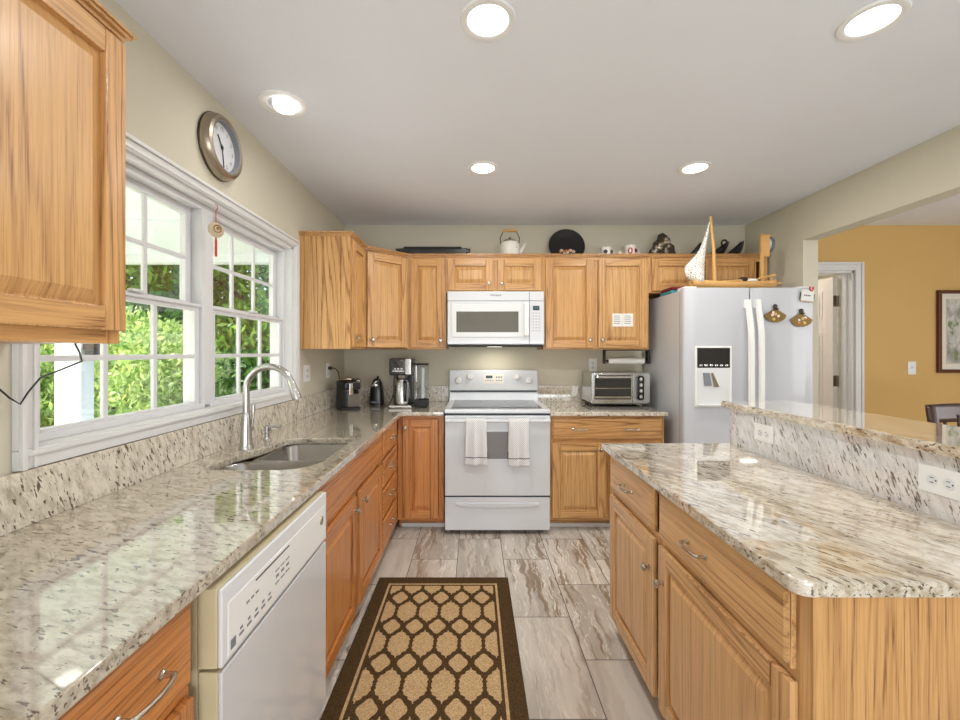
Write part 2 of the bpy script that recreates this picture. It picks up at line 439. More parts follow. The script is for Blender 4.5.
def arc(c, r, a0, a1, n, plane='XZ'):
    out = []
    for i in range(n+1):
        a = a0+(a1-a0)*i/n; u, v = r*math.cos(a), r*math.sin(a)
        out.append((c[0]+u, c[1], c[2]+v) if plane == 'XZ' else (c[0], c[1]+u, c[2]+v) if plane == 'YZ' else (c[0]+u, c[1]+v, c[2]))
    return out

# ------------------------------------------------------------------ the setting
XL, XR, YB, CZ = -1.14, 2.385, 3.756, 2.43
XR2, XD = 2.494, 5.6
WY0, WY1, WZ0, WZ1 = 1.10, 2.676, 1.07, 1.973
YN = -3.0
M_FLOOR = floor_mat()
struct(MB().box(XL-.14, XD+.1, YN-.1, 5.6, -.08, 0), 'floor', M_FLOOR, 'veined grey beige rectangular floor tiles in running bond', 'floor')
struct(MB().box(XL-.14, XD+.1, YN-.1, 5.6, CZ, CZ+.1), 'ceiling', M_CEIL, 'flat pale grey painted ceiling', 'ceiling')
m = MB()
m.box(XL-.14, XL, YN-.1, WY0, 0, CZ).box(XL-.14, XL, WY1, YB+.14, 0, CZ).box(XL-.14, XL, WY0, WY1, 0, WZ0).box(XL-.14, XL, WY0, WY1, WZ1, CZ)
struct(m, 'wall_left', M_WALL, 'greige painted wall with the double window over the sink')
struct(MB().box(XL, XR, YB, YB+.14, 0, CZ), 'wall_back', M_WALL, 'greige painted wall behind the range and upper cabinets')
m = MB().box(XR, XR2, 3.093, YB, 0, CZ).box(XR, XR2, YN, 3.093, 2.127, CZ)
struct(m, 'wall_right', M_WALL, 'greige wall beside the fridge with wide opening and header')
DX0, DX1, DZ = 2.56, 3.345, 2.03
m = MB().box(XR, DX0, YB, YB+.14, 0, CZ).box(DX1, XD, YB, YB+.14, 0, CZ).box(DX0, DX1, YB, YB+.14, DZ, CZ)
struct(m, 'wall_dining', M_OCHRE, 'ochre painted wall of the dining room beyond the opening')
struct(MB().box(XD, XD+.1, YN-.1, YB+.14, 0, CZ), 'wall_far_right', M_OCHRE, 'ochre side wall of the dining room')
struct(MB().box(XL, XD, YN-.1, YN, 0, CZ), 'wall_front', M_WALL, 'greige wall behind the viewer')
m = MB().box(XR, 4.2, 5.4, 5.5, 0, CZ).box(4.2, 4.3, YB+.14, 5.5, 0, CZ).box(XR-.1, XR, YB+.14, 5.5, 0, CZ)
struct(m, 'wall_hall', M_WALL, 'greige hall walls seen through the open door')
# door casing, jamb and open door leaf
m = MB()
cw = .075
for a, b in ((.0, .02), (.02, .055), (.055, cw)):
    t_ = .012 if a == .02 else .02
    m.box(DX1+a, DX1+b, YB-t_, YB, 0, DZ+b, bev=.002); m.box(DX0-b, DX0-a, YB-t_, YB, 0, DZ+b, bev=.002)
    m.box(DX0-a, DX1+a, YB-t_, YB, DZ+a, DZ+b, bev=.003)
m.box(DX1-.018, DX1, YB, YB+.14, 0, DZ).box(DX0, DX0+.018, YB, YB+.14, 0, DZ).box(DX0, DX1, YB, YB+.14, DZ-.018, DZ)
m.box(DX1-.03, DX1-.018, YB+.05, YB+.09, 0, DZ-.018)
struct(m, 'trim_1', M_TRIM, 'white moulded casing around the hall door', 'door casing')
dr = tag(bpy.data.objects.new('door_1', None), 'white six panel door standing open into the hall', 'door', None, 'structure'); COL.objects.link(dr)
dr.location = (DX1-.03, YB+.145, 0); dr.rotation_euler = (0, 0, math.radians(93))
m = MB().box(0, .76, 0, .035, .01, 2.0, bev=.002)
for x0 in (.11, .43):
    for z0, z1 in ((.2, .72), (.86, 1.5), (1.62, 1.88)):
        for sy in (-.0035, .035):
            w = .22
            m.box(x0, x0+w, sy, sy+.0035, z0, z1, bev=.0015); m.box(x0+.03, x0+w-.03, sy-.004 if sy < 0 else sy+.004, sy+.0035 if sy < 0 else sy+.0075, z0+.03, z1-.03, bev=.002)
part(m.build('door_leaf', M_DOORW, dr))
for z in (.3, 1.05, 1.78):
    m = MB().box(-.004, .0, .002, .033, z-.05, z+.05).box(-.031, -.002, -.052, -.048, z-.05, z+.05)
    m.tube([(-.006, -.006, z-.05), (-.006, -.006, z+.05)], .006)
    m.build('hinge', M_HINGE, dr)
MB().lathe([(0, -.06), (.028, -.06), (.028, -.045), (.01, -.04), (.01, 0), (.028, 0)], (.7, 0, .95), 'Y').build('door_knob', M_HINGE, dr)
# shoe mouldings
struct(MB().box(-.545, -.22, 3.205, 3.22, 0, .03, bev=.004).box(.56, 1.40, 3.205, 3.22, 0, .03, bev=.004), 'baseboard_back', M_TRIM, 'white shoe moulding at the toe kicks either side of the range', 'baseboard')
struct(MB().box(DX1+cw, XD, YB-.014, YB, 0, .1, bev=.004), 'baseboard_dining', M_TRIM, 'white baseboard along the ochre wall', 'baseboard')

# window casing (one moulded frame round both windows)
m = MB()
def ring(m, y0, y1, z0, z1, w, x0, x1, mi=0, bev=.003):
    m.box(x0, x1, y0, y0+w, z0, z1, mi, bev).box(x0, x1, y1-w, y1, z0, z1, mi, bev)
    m.box(x0, x1, y0+w, y1-w, z0, z0+w, mi, bev).box(x0, x1, y0+w, y1-w, z1-w, z1, mi, bev)
CW = .050
m.box(XL, XL+.018, WY0-CW, WY1+CW, WZ0-.05, WZ0, bev=.003)
m.box(XL, XL+.018, WY0-CW, WY0, WZ0, WZ1+CW, bev=.003).box(XL, XL+.018, WY1, WY1+CW, WZ0, WZ1+CW, bev=.003)
m.box(XL, XL+.018, WY0, WY1, WZ1, WZ1+CW, bev=.003)
for a, b, t_ in ((.005, .015, .024), (.034, .048, .028)):
    m.box(XL+.016, XL+t_, WY0-b, WY0-a, WZ0-.05, WZ1+a, bev=.003).box(XL+.016, XL+t_, WY1+a, WY1+b, WZ0-.05, WZ1+a, bev=.003)
    m.box(XL+.016, XL+t_, WY0-b, WY1+b, WZ1+a, WZ1+b, bev=.003)
m.box(XL+.016, XL+.026, WY0-CW, WY1+CW, WZ0-.018, WZ0-.006, bev=.003)
JX = XL-.13
m.box(JX, XL+.002, WY0-.002, WY0+.016, WZ0, WZ1).box(JX, XL+.002, WY1-.016, WY1+.002, WZ0, WZ1).box(JX, XL+.002, WY0, WY1, WZ1-.016, WZ1+.002).box(JX, XL+.002, WY0, WY1, WZ0-.006, WZ0+.001)
struct(m, 'trim_2', M_TRIM, 'white picture frame casing around the double window', 'window casing')
def window(nm, y0, y1, label):
    w = tag(bpy.data.objects.new(nm, None), label, 'window', None, 'structure'); COL.objects.link(w); w.location = (XL-.05, (y0+y1)/2, WZ0+.001)
    h = WZ1-WZ0-.017; hw = (y1-y0)/2
    m = MB(); ring(m, -hw, hw, 0, h, .022, -.072, .012)
    m.build('window_frame', M_VINYL, w)
    mid = .44
    for nm2, za, zb, x, rail in (('lower_sash', .002, mid+.010, -.012, .030), ('upper_sash', mid-.012, h-.018, -.048, .034)):
        m = MB(); a = hw-.024; ring(m, -a, a, za, zb, rail, x-.014, x+.014)
        if nm2 == 'lower_sash': m.box(x-.012, x+.022, -a, a, zb-.014, zb, bev=.003)
        sash = m.build(nm2, M_VINYL, w)
        MB().box(x-.003, x+.001, -a+rail, a-rail, za+rail, zb-rail).build('pane', M_PANE, sash)
        m = MB(); iw = 2*(a-rail)
        for k in (1, 2): m.box(x-.006, x+.008, -a+rail+iw*k/3-.009, -a+rail+iw*k/3+.009, za+rail-.002, zb-rail+.002, bev=.003)
        zc = (za+zb)/2; m.box(x-.0055, x+.0085, -a+rail-.002, a-rail+.002, zc-.009, zc+.009, bev=.003)
        m.build('muntins', M_VINYL, sash)
    MB().box(-.002, .02, -.03, .03, mid+.012, mid+.024, bev=.004).build('sash_lock', M_VINYL, w)
    return w
window('window_1', WY0+.016, 1.87, 'white double hung window with muntins nearer the viewer')
window('window_2', 1.906, WY1-.016, 'white double hung window with muntins beyond the faucet')
struct(MB().box(XL-.13, XL-.036, 1.866, 1.91, WZ0+.014, WZ1-.014, bev=.004), 'trim_3', M_VINYL, 'white mullion post between the two windows', 'window mullion')

# ------------------------------------------------------------------ cabinets
def knob_mb(x, z, y=-.019):
    return MB().lathe([(0, -.028), (.011, -.027), (.0155, -.022), (.0155, -.018), (.010, -.014), (.0055, -.010), (.0055, -.003), (.010, -.001), (.010, 0)], (0, 0, 0), 'Y', 18), (x, y, z)
def add_knob(door, x, z):
    mb, loc = knob_mb(x, z); mb.build('knob', M_NICKEL, door, loc)
def add_pull(drawer, x, z, half=.048):
    m = MB()
    for sx in (-1, 1): m.lathe([(0, .0), (.0085, .0), (.0085, -.004), (.0055, -.007), (.005, -.02), (.006, -.024), (0, -.024)], (sx*half, 0, 0), 'Y', 14)
    m.tube([(-half, -.021, 0), (-half*.86, -.027, 0), (-half*.5, -.031, 0), (0, -.033, 0), (half*.5, -.031, 0), (half*.86, -.027, 0), (half, -.021, 0)], .0048, 10)
    m.build('handle', M_NICKEL, drawer, (x, -.019, z))
def door(parent, x0, x1, z0, z1, knob=None, S=OAKSET, sw=.056):
    w, h = x1-x0, z1-z0; m = MB(); g = .0006
    def stile(a): m.box(a, a+sw, -.019, 0, 0, h, 0, .0035)
    stile(0); stile(w-sw)
    m.box(sw+g, w-sw-g, -.019, 0, 0, sw, 1, .0035).box(sw+g, w-sw-g, -.019, 0, h-sw, h, 1, .0035)
    a = sw-.002; b = sw+.007; c = b+.026
    if w-2*c < .03: c = b+max(.008, (w-2*b)/2-.02)
    m.box(a, w-a, -.003, -.001, a, h-a, 2)
    P = [(b,-.004,b),(w-b,-.004,b),(w-b,-.004,h-b),(b,-.004,h-b),(c,-.0165,c),(w-c,-.0165,c),(w-c,-.0165,h-c),(c,-.0165,h-c)]
    v = [m.bm.verts.new(q) for q in P]
    for f in ((4,5,6,7),(0,1,5,4),(1,2,6,5),(2,3,7,6),(3,0,4,7)): m.bm.faces.new([v[i] for i in f]).material_index = 2
    m.box(b-.0005, w-b+.0005, -.0042, -.0025, b-.0005, h-b+.0005, 2)
    d = m.build('door', S, parent, (x0, 0, z0), ang=25)
    if knob: add_knob(d, *knob)
    return d
def drawer(parent, x0, x1, z0, z1, pulls=(.5,), S=OAKSET, false=False, half=.048):
    w, h = x1-x0, z1-z0; m = MB(); b = .012
    m.box(0, w, -.013, 0, 0, h, 1, .002)
    P = [(0.002,-.013,.002),(w-.002,-.013,.002),(w-.002,-.013,h-.002),(.002,-.013,h-.002),(b,-.019,b),(w-b,-.019,b),(w-b,-.019,h-b),(b,-.019,h-b)]
    v = [m.bm.verts.new(q) for q in P]
    for f in ((4,5,6,7),(0,1,5,4),(1,2,6,5),(2,3,7,6),(3,0,4,7)): m.bm.faces.new([v[i] for i in f]).material_index = 1
    d = m.build('drawer_front' if false else 'drawer', S, parent, (x0, 0, z0), ang=25)
    for p in pulls: add_pull(d, w*p, h/2, half)
    return d
def carcase(parent, w, h, depth, z0=0, rails=(), stiles=(), S=OAKSET, fw=.038, bottom=True):
    """hollow box with a face frame, front of the frame at y=0, in the cabinet's own axes"""
    m = MB(); t = .016
    m.box(0, t, .019, depth, z0, h, 0).box(w-t, w, .019, depth, z0, h, 0).box(t, w-t, depth-.008, depth, z0, h, 0)
    m.box(t, w-t, .019, depth-.008, z0+(.02 if bottom else 0), z0+(.02 if bottom else 0)+t, 1)
    m.box(0, fw, 0, .019, z0, h, 0, .001).box(w-fw, w, 0, .019, z0, h, 0, .001)
    m.box(fw, w-fw, 0, .019, z0, z0+fw, 1, .001).box(fw, w-fw, 0, .019, h-fw, h, 1, .001)
    for z in rails: m.box(fw, w-fw, .0005, .019, z-fw/2, z+fw/2, 1)
    for x in stiles: m.box(x-fw/2, x+fw/2, .0003, .019, z0+fw, h-fw, 0)
    return m
def upper(name, label, loc, rz, w, h, depth, doors, stiles=(), ends=(0, 0), S=OAKSET):
    c = thing(name, label, 'cabinet', loc, rz)
    m = carcase(c, w, h, depth, 0, (), stiles, S, bottom=False)
    m.box(.016, w-.016, .019, depth, h-.02, h, 1)
    m.build('cabinet_body', S, c)
    for d in doors: door(c, *d, S=S)
    e0, e1 = ends; m = MB()
    for p, z0, z1 in ((.008, h-.004, h+.006), (.018, h+.006, h+.014), (.024, h+.014, h+.022)):
        m.box(-p*e0, w+p*e1, -p, .012, z0, z1, 1, .002)
        if e0: m.box(-p, .012, .012, depth, z0, z1, 1, .002)
        if e1: m.box(w-.012, w+p, .012, depth, z0, z1, 1, .002)
    m.build('crown_moulding', S, c)
    return c
UZ, UT = 1.335, 2.078; UH = UT-UZ
YF = 3.426
upper('wall_cabinet', 'oak wall cabinet hanging at the left edge of the view nearest the viewer', (-.864, .42, UZ), PI/2, .62, UH, .295,
      [(.012, .617, .03, UH-.018, (.04, .07))], ends=(0, 1))
upper('wall_cabinet', 'narrow oak wall cabinet with a plain end panel beside the window', (-.81, 2.79, UZ), PI/2, .355, UH, .329,
      [(.02, .335, .014, UH-.02, (.05, .06))], ends=(1, 0))
# diagonal corner cabinet
c = thing('corner_cabinet', 'diagonal oak corner wall cabinet with one door', 'cabinet', (-.81, 3.146, UZ))
L45 = .396
def loc45(x, y):
    return (x+.81, y-3.146)
pts = [loc45(*q) for q in ((-.808, 3.148), (-.532, 3.424), (-.532, YB-.002), (XL+.002, YB-.002), (XL+.002, 3.148))]
m = MB(); inner = [(.0, .019), (L45, .019)]+pts[2:]
m.prism(pts, 'XY', UH-.02, UH, 1); m.prism(pts, 'XY', 0, .016, 1)
for i in range(1, 5):
    a, b = Vector((*pts[i], 0)), Vector((*pts[(i+1) % 5], 0)); m.bar(a+Vector((0, 0, UH/2)), b+Vector((0, 0, UH/2)), .006, UH-.002, 0)
m.build('cabinet_body', OAKSET, c)
m = MB().box(0, .036, 0, .019, 0, UH, 0).box(L45-.036, L45, 0, .019, 0, UH, 0).box(.036, L45-.036, 0, .019, 0, .036, 1).box(.036, L45-.036, 0, .019, UH-.036, UH, 1)
m.build('face_frame', OAKSET, c, (0, 0, 0), (0, 0, PI/4))
d = door(c, .018, L45-.018, .014, UH-.02, (.035, .06)); d.rotation_euler = (0, 0, PI/4); d.location = (.018*math.sqrt(.5), .018*math.sqrt(.5), .014)
m = MB()
for p, z0, z1 in ((.008, UH-.004, UH+.006), (.018, UH+.006, UH+.014), (.024, UH+.014, UH+.022)): m.box(-p*.1, L45+p*.1, -p, .012, z0, z1, 1, .002)
m.build('crown_moulding', OAKSET, c, (0, 0, 0), (0, 0, PI/4))
upper('wall_cabinet', 'narrow oak wall cabinet between the corner cabinet and the microwave', (-.529, YF, UZ), 0, .307, UH, .328, [(.022, .288, .014, UH-.02, (.24, .06))])
upper('wall_cabinet', 'short two door oak cabinet above the microwave', (-.222, YF, 1.795), 0, .778, UT-1.795, .328,
      [(.012, .374, .012, .263, (.33, .055)), (.41, .758, .012, .263, (.035, .055))], (.392,))
upper('wall_cabinet', 'tall two door oak wall cabinet right of the microwave', (.556, YF, UZ), 0, .846, UH, .328,
      [(.018, .398, .014, UH-.02, (.352, .065)), (.438, .824, .014, UH-.02, (.03, .065))], (.418,))
upper('wall_cabinet', 'low wide oak wall cabinet above the fridge', (1.402, YF, 1.79), 0, .955, UT-1.79, .328,
      [(.02, .408, .014, .268, None), (.452, .852, .014, .268, None)], (.43,))
SL = (OAKSHD, OAKSHDX, OAKSHDP)
BT = .848   # top of base cabinets
def base(name, label, loc, rz, w, depth, S=OAKSET, rails=(), stiles=(), toe=.08, kick=True):
    c = thing(name, label, 'cabinet', loc, rz)
    m = carcase(c, w, BT, depth, toe, rails, stiles, S)
    m.build('cabinet_body', S, c)
    MB().box(0, w, .075, .09, 0, toe, 1).build('toe_kick', S, c)
    return c
XF = -.565    # frame front of the sink run
c = base('base_cabinet', 'oak base cabinet with drawers over doors at the lower left, nearest the viewer', (XF, .25, 0), PI/2, .595, .57, SL, (.66,), (.298,))
drawer(c, .012, .285, .672, .832, (.5,), SL); drawer(c, .31, .583, .672, .832, (.5,), SL); door(c, .012, .285, .10, .645, (.24, .49), SL); door(c, .31, .583, .10, .645, (.035, .49), SL)
c = base('sink_cabinet', 'oak sink base cabinet with false front and two doors, beside the dishwasher', (XF, 1.487, 0), PI/2, 1.078, .57, SL, (.655,), (.53,))
drawer(c, .012, 1.06, .672, .832, (), SL, True)
door(c, .015, .50, .10, .645, (.45, .49), SL); door(c, .56, 1.055, .10, .645, (.05, .49), SL)
c = base('drawer_cabinet', 'narrow oak stack of four drawers near the back corner', (XF, 2.568, 0), PI/2, .572, .57, SL, (.66, .47, .29))
for z0, z1 in ((.672, .832), (.488, .652), (.304, .470), (.10, .286)): drawer(c, .018, .46, z0, z1, (.55,), SL)
c = base('base_cabinet', 'single door oak corner base cabinet left of the range', (-.562, 3.14, 0), 0, .34, .61, SL)
door(c, .042, .30, .10, .822, (.018, .66), SL)
c = base('base_cabinet', 'oak base cabinet with wide drawer right of the range under the toaster oven', (.556, 3.14, 0), 0, .842, .61, OAKSET, (.655,), (.42,))
drawer(c, .018, .824, .675, .825, (.25, .72)); door(c, .018, .405, .10, .648, (.35, .5)); door(c, .437, .824, .10, .648, (.036, .5))
# island: faces the sink run
IX, IY0, IY1 = .655, .83, 2.02
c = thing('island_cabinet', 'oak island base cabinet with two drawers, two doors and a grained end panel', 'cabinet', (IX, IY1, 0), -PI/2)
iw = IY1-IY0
m = carcase(c, iw, BT, .56, .08, (.655,), (.53,)); m.build('cabinet_body', OAKLITSET, c)
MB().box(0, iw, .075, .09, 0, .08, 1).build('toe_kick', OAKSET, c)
drawer(c, .02, .50, .672, .832, (.5,), OAKLITSET); drawer(c, .545, iw-.035, .672, .832, (.42,), OAKLITSET)
door(c, .02, .50, .085, .650, (.45, .45), OAKLITSET); door(c, .545, iw-.03, .085, .650, (.035, .45), OAKLITSET)
part(MB().box(iw-.001, iw+.006, .0, .575, .0, BT-.002, 0, .001).build('end_panel', OAKSET, c))
struct(MB().box(1.248, 1.37, .80, 2.03, 0, 1.048), 'wall_island', M_WALL, 'greige half wall carrying the raised bar', 'half wall')

# ------------------------------------------------------------------ stone tops
CT0, CT1 = .849, .879
XE = -.525; YE = 3.10
def arcpts(cx, cy, rx, ry, a0, a1, n=10): return [(cx+rx*math.cos(a0+(a1-a0)*i/n), cy+ry*math.sin(a0+(a1-a0)*i/n)) for i in range(n+1)]
def slab(outer, holes, z0, z1, bev=.005):
    bm = bmesh.new(); edges = []
    for lp in [outer]+holes:
        v = [bm.verts.new((x, y, z1)) for x, y in lp]
        edges += [bm.edges.new((v[i], v[(i+1) % len(v)])) for i in range(len(v))]
    bmesh.ops.triangle_fill(bm, use_beauty=True, use_dissolve=False, edges=edges)
    top = bm.faces[:]
    r = bmesh.ops.extrude_face_region(bm, geom=top)
    for v in [g for g in r['geom'] if isinstance(g, bmesh.types.BMVert)]: v.co.z = z0
    bmesh.ops.recalc_face_normals(bm, faces=bm.faces[:])
    if bev:
        es = [e for e in bm.edges if len(e.link_faces) == 2 and abs(e.verts[0].co.z-e.verts[1].co.z) < 1e-5 and e.calc_face_angle(0) > 1]
        bmesh.ops.bevel(bm, geom=es, offset=bev, segments=2, profile=.5, affect='EDGES')
    mb = MB(); mb.bm.free(); mb.bm = bm
    return mb
# sink cut-out: two bowls, the nearer one deeper towards the wall
SX0, SX1 = -1.0, -.605
hole = (arcpts(-.95, 1.64, .068, .06, PI, 1.5*PI) + arcpts(-.73, 1.72, .125, .14, 1.5*PI, 2*PI) +
        arcpts(-.665, 2.09, .06, .07, 0, PI/2) + arcpts(-.86, 2.08, .08, .08, PI/2, PI) + [(-.945, 1.99), (-.958, 1.92), (-.985, 1.84), (-1.008, 1.76)])
outer = [(XL+.002, -.4), (XE, -.4), (XE, YE-.03)] + [(XE+.03-.03*math.cos(a*PI/8), YE-.03+.03*math.sin(a*PI/8)) for a in range(1, 5)][:-1] + [(XE+.03, YE), (-.222, YE), (-.222, YB-.002), (XL+.002, YB-.002)]
ct = slab(outer, [hole], CT0, CT1).build('countertop', GR_L)
tag(ct, 'speckled cream granite countertop with sink cutout along the window wall', 'countertop')
_b = MB().box(XL+.001, XL+.022, -.4, YB-.001, CT1, 1.018, 0, .002).box(XL+.023, -.222, YB-.022, YB-.001, CT1, 1.018, 0, .002)
tag(_b.build('backsplash', GR_LS), 'low granite backsplash strip under the window and behind the coffee maker', 'backsplash')
ct = slab([(.556, YE), (1.408, YE), (1.408, YB-.002), (.556, YB-.002)], [], CT0, CT1).build('countertop', GR_B)
tag(ct, 'short granite countertop right of the range under the toaster oven', 'countertop')
tag(MB().box(.556, 1.408, YB-.022, YB-.001, CT1, 1.018, 0, .002).build('backsplash', GR_B), 'low granite backsplash strip behind the toaster oven', 'backsplash')
rc = .03
outer = [(1.225, 2.045), (.612, 2.045)] + arcpts(.612+rc, .805+rc, rc, rc, PI, 1.5*PI, 6) + [(1.225, .805)]
ct = slab(outer, [], CT0, CT1, .006).build('countertop', GR_I)
tag(ct, 'large veined granite countertop on the island', 'countertop')
tag(MB().box(1.226, 1.246, .805, 2.045, CT0, 1.048, 0, .001).build('backsplash', GR_IS), 'pale granite backsplash under the raised bar with two outlets', 'backsplash')
ct = slab([(1.195, 2.065), (1.195, .74), (1.53, .74), (1.53, 2.065)], [], 1.049, 1.08, .006).build('bar_top', GR_I)
tag(ct, 'raised granite bar top behind the island', 'countertop')

# ------------------------------------------------------------------ sink, faucet, soap pump
sk = thing('sink', 'stainless steel double bowl sink set under the granite', 'sink', (-.8, 1.87, CT0))
def bowl(x0, x1, y0, y1, depth, r, name):
    def rr(x0, x1, y0, y1, r, z, n=6):
        p = []
        for cx, cy, a in ((x1-r, y1-r, 0), (x0+r, y1-r, PI/2), (x0+r, y0+r, PI), (x1-r, y0+r, 1.5*PI)):
            p += [(cx+r*math.cos(a+PI/2*i/n), cy+r*math.sin(a+PI/2*i/n), z) for i in range(n+1)]
        return p
    m = MB(); loops = [rr(x0-.02, x1+.02, y0-.02, y1+.02, r, -.002), rr(x0, x1, y0, y1, r, -.002), rr(x0+.004, x1-.004, y0+.004, y1-.004, r, -.01), rr(x0+.01, x1-.01, y0+.01, y1-.01, r, -depth+.03), rr(x0+.035, x1-.035, y0+.035, y1-.035, r*.8, -depth)]
    vs = [[m.bm.verts.new(q) for q in lp] for lp in loops]; n = len(vs[0])
    for A, B in zip(vs, vs[1:]):
        for k in range(n): m.bm.faces.new((A[k], A[(k+1) % n], B[(k+1) % n], B[k]))
    m.bm.faces.new(vs[-1])
    o = m.build(name, M_SINK, sk, ang=50, solid=.0015)
    MB().lathe([(0, .002), (.03, .002), (.042, .005), (.045, .001)], ((x0+x1)/2, (y0+y1)/2, -depth), 'Z').build('drain', M_CHROME, o)
bowl(-.222, .205, -.295, -.068, .19, .08, 'basin'); bowl(-.145, .205, -.036, .30, .15, .06, 'basin')
MB().box(-.16, .205, -.067, -.037, -.022, -.014, 0, .003).build('divider', M_SINK, sk)
fc = thing('faucet', 'brushed steel gooseneck faucet with pull down spray head behind the sink', 'faucet', (-1.035, 1.938, CT1))
MB().lathe([(0, 0), (.031, 0), (.031, .006), (.026, .02), (.0225, .08), (.019, .14), (.015, .16), (0, .16)], n=28).build('faucet_base', M_STEEL, fc)
pts = [(0, 0, .15), (0, 0, .2), (0, 0, .25)] + arc((.105, 0, .265), .105, PI, .35, 16)
MB().tube(pts, .0145, 16).build('spout', M_STEEL, fc)
a = .35; e = Vector((.105+.105*math.cos(a), 0, .265+.105*math.sin(a))); d = Vector((math.sin(a), 0, -math.cos(a)))
MB().tube([e-d*.005, e+d*.01, e+d*.055, e+d*.085], [.0155, .017, .0205, .0205], 18).build('spray_head', M_STEEL, fc)
hd = MB().tube([(.0, .012, .075), (0, .042, .088)], [.016, .014], 14).tube([(0, .040, .086), (.004, .052, .13), (.004, .056, .19)], [.009, .0065, .0095], 12).build('lever', M_STEEL, fc)
sp = thing('soap_dispenser', 'small steel soap dispenser beside the faucet', 'soap dispenser', (-1.03, 2.125, CT1))
MB().lathe([(0, 0), (.02, 0), (.02, .005), (.013, .012), (.012, .05), (0, .05)], n=20).build('collar', M_STEEL, sp)
MB().tube([(0, 0, .045), (0, 0, .066)], .016, 16).tube([(0, 0, .062), (.035, 0, .066), (.07, 0, .06), (.082, 0, .052)], [.008, .0065, .0055, .005], 10).build('pump_spout', M_STEEL, sp)

# ------------------------------------------------------------------ dishwasher
dw = thing('dishwasher', 'white front loading dishwasher under the sink counter', 'dishwasher', (-.56, .862, 0), PI/2)
W_ = .612
MB().box(0, W_, 0, .56, .1, .838).build('tub', M_BISC, dw)
dd = MB().box(0.002, W_-.002, -.041, -.001, .115, .665, 0, .004).build('door', M_BISC, dw)
MB().box(0.003, W_-.003, -.050, -.0405, .116, .664, 0, .003).build('door_panel', M_APPL, dd)
cp = MB().box(.0, W_, -.041, -.001, .672, .835, 0, .004).build('control_panel', M_BISC, dw)
MB().box(.001, W_-.001, -.0505, -.0405, .673, .834, 0, .004, 3).build('panel_face', M_APPL2, cp)
MB().box(.02, W_-.02, -.0525, -.049, .682, .795, 0, .002).build('faceplate', M_WHITE, cp)
bl = []
for k in range(5): bl += [(.06+.032*k, .078+.032*k, .700, .706), (.064+.032*k, .074+.032*k, .712, .718)]
for k in range(3): bl += [(.228+.03*k, .25+.03*k, .72, .724), (.231+.03*k, .247+.03*k, .735, .742), (.228+.03*k, .25+.03*k, .752, .755), (.09+.02*k, .102+.02*k, .752, .757)]
for b in bl: MB().box(b[0], b[1], -.0532, -.052, b[2], b[3]).build('button', M_GREY, cp)
MB().box(.028, .046, -.0535, -.052, .693, .713).build('badge', M_GREY, cp)
MB().lathe([(0, -.003), (.013, -.003), (.014, 0)], (W_-.055, -.052, .755), 'Y').build('badge', M_PEWTER, cp)
MB().box(.13, .31, -.0533, -.051, .782, .786, 0, .0005).build('vent_slot', M_SEAM, cp)
MB().box(.0, W_, -.0, .02, .0, .108).build('kick_panel', M_APPL2, dw)

# ------------------------------------------------------------------ range
rg = thing('range', 'white freestanding electric range with black glass cooktop', 'range', (.168, 3.10, 0))
hw = .379
MB().box(-hw, hw, .0, .635, .03, .873, 0, .004).build('range_body', M_APPL, rg)
for sx in (-.33, .33):
    for y in (.04, .58): MB().lathe([(0, 0), (.018, 0), (.018, .012), (.012, .03), (0, .03)], (sx, y, 0)).build('foot', M_BLACK, rg)
tp = MB().box(-hw-.003, hw+.003, -.03, .60, .872, .902, 0, .007, 3).build('cooktop', M_APPL, rg)
gl = MB().box(-.335, .335, .035, .56, .901, .905, 0, .002).build('glass_surface', M_GLASSBLK, tp)
m = MB()
for x, y, r in ((-.18, .17, .105), (.18, .17, .085), (-.18, .43, .08), (.18, .43, .1)):
    MB().lathe([(r-.003, .9052), (r, .9054), (r+.001, .9052)], (x, y, 0), n=36).build('burner_ring', M_GREY, gl)
MB().box(-hw, hw, -.02, -.001, .845, .872).build('vent_gap', M_SEAM, rg)
dr_ = MB().box(-hw+.002, hw-.002, -.045, -.002, .284, .858, 0, .006, 3).build('oven_door', M_APPL, rg)
MB().box(-.15, .15, -.0462, -.044, .55, .745, 0, .001).build('oven_window', M_OVENWIN, dr_)
m = MB().tube([(-.37, -.088, .828), (.37, -.088, .828)], .013, 14)
for sx in (-.36, .36): m.box(sx-.012, sx+.012, -.088, -.044, .816, .84, 0, .003)
m.build('handle', M_APPL, dr_)
MB().box(-hw, hw, -.028, -.002, .27, .286).build('seam', M_SEAM, rg)
d2 = MB().box(-hw+.002, hw-.002, -.04, -.002, .035, .272, 0, .006, 3).build('storage_drawer', M_APPL, rg)
MB().prism([(-.30, .236), (.30, .236), (.285, .213), (.20, .206), (-.20, .206), (-.285, .213)], 'XZ', -.052, -.038, 0, .004).build('drawer_grip', M_APPL, d2)
bg = MB().prism([(.55, .895), (.636, .895), (.636, 1.155), (.585, 1.16), (.578, 1.15), (.558, .99), (.566, .978), (.556, .962)], 'YZ', -hw, hw, 0, .004).build('backguard', M_APPL, rg)
MB().box(-.37, .37, .5535, .575, .974, .984).build('trim_line', M_SEAM, bg)
tilt = math.atan2(.02, .16)
def bgp(x, z): # point on the tilted control face
    f = (z-.99)/.16; return (x, .558+.02*f, z)
for x, z in ((-.305, 1.068), (-.205, 1.102), (.205, 1.102), (.305, 1.068)):
    MB().lathe([(0, -.026), (.021, -.025), (.025, -.018), (.026, -.006), (.030, -.003), (.030, 0)], (0, 0, 0), 'Y', 24).box(-.004, .004, -.033, -.02, -.018, .018, 0, .002).build('control_knob', M_WHITE, bg, bgp(x, z), (-tilt, 0, .2 if x < 0 else -.3))
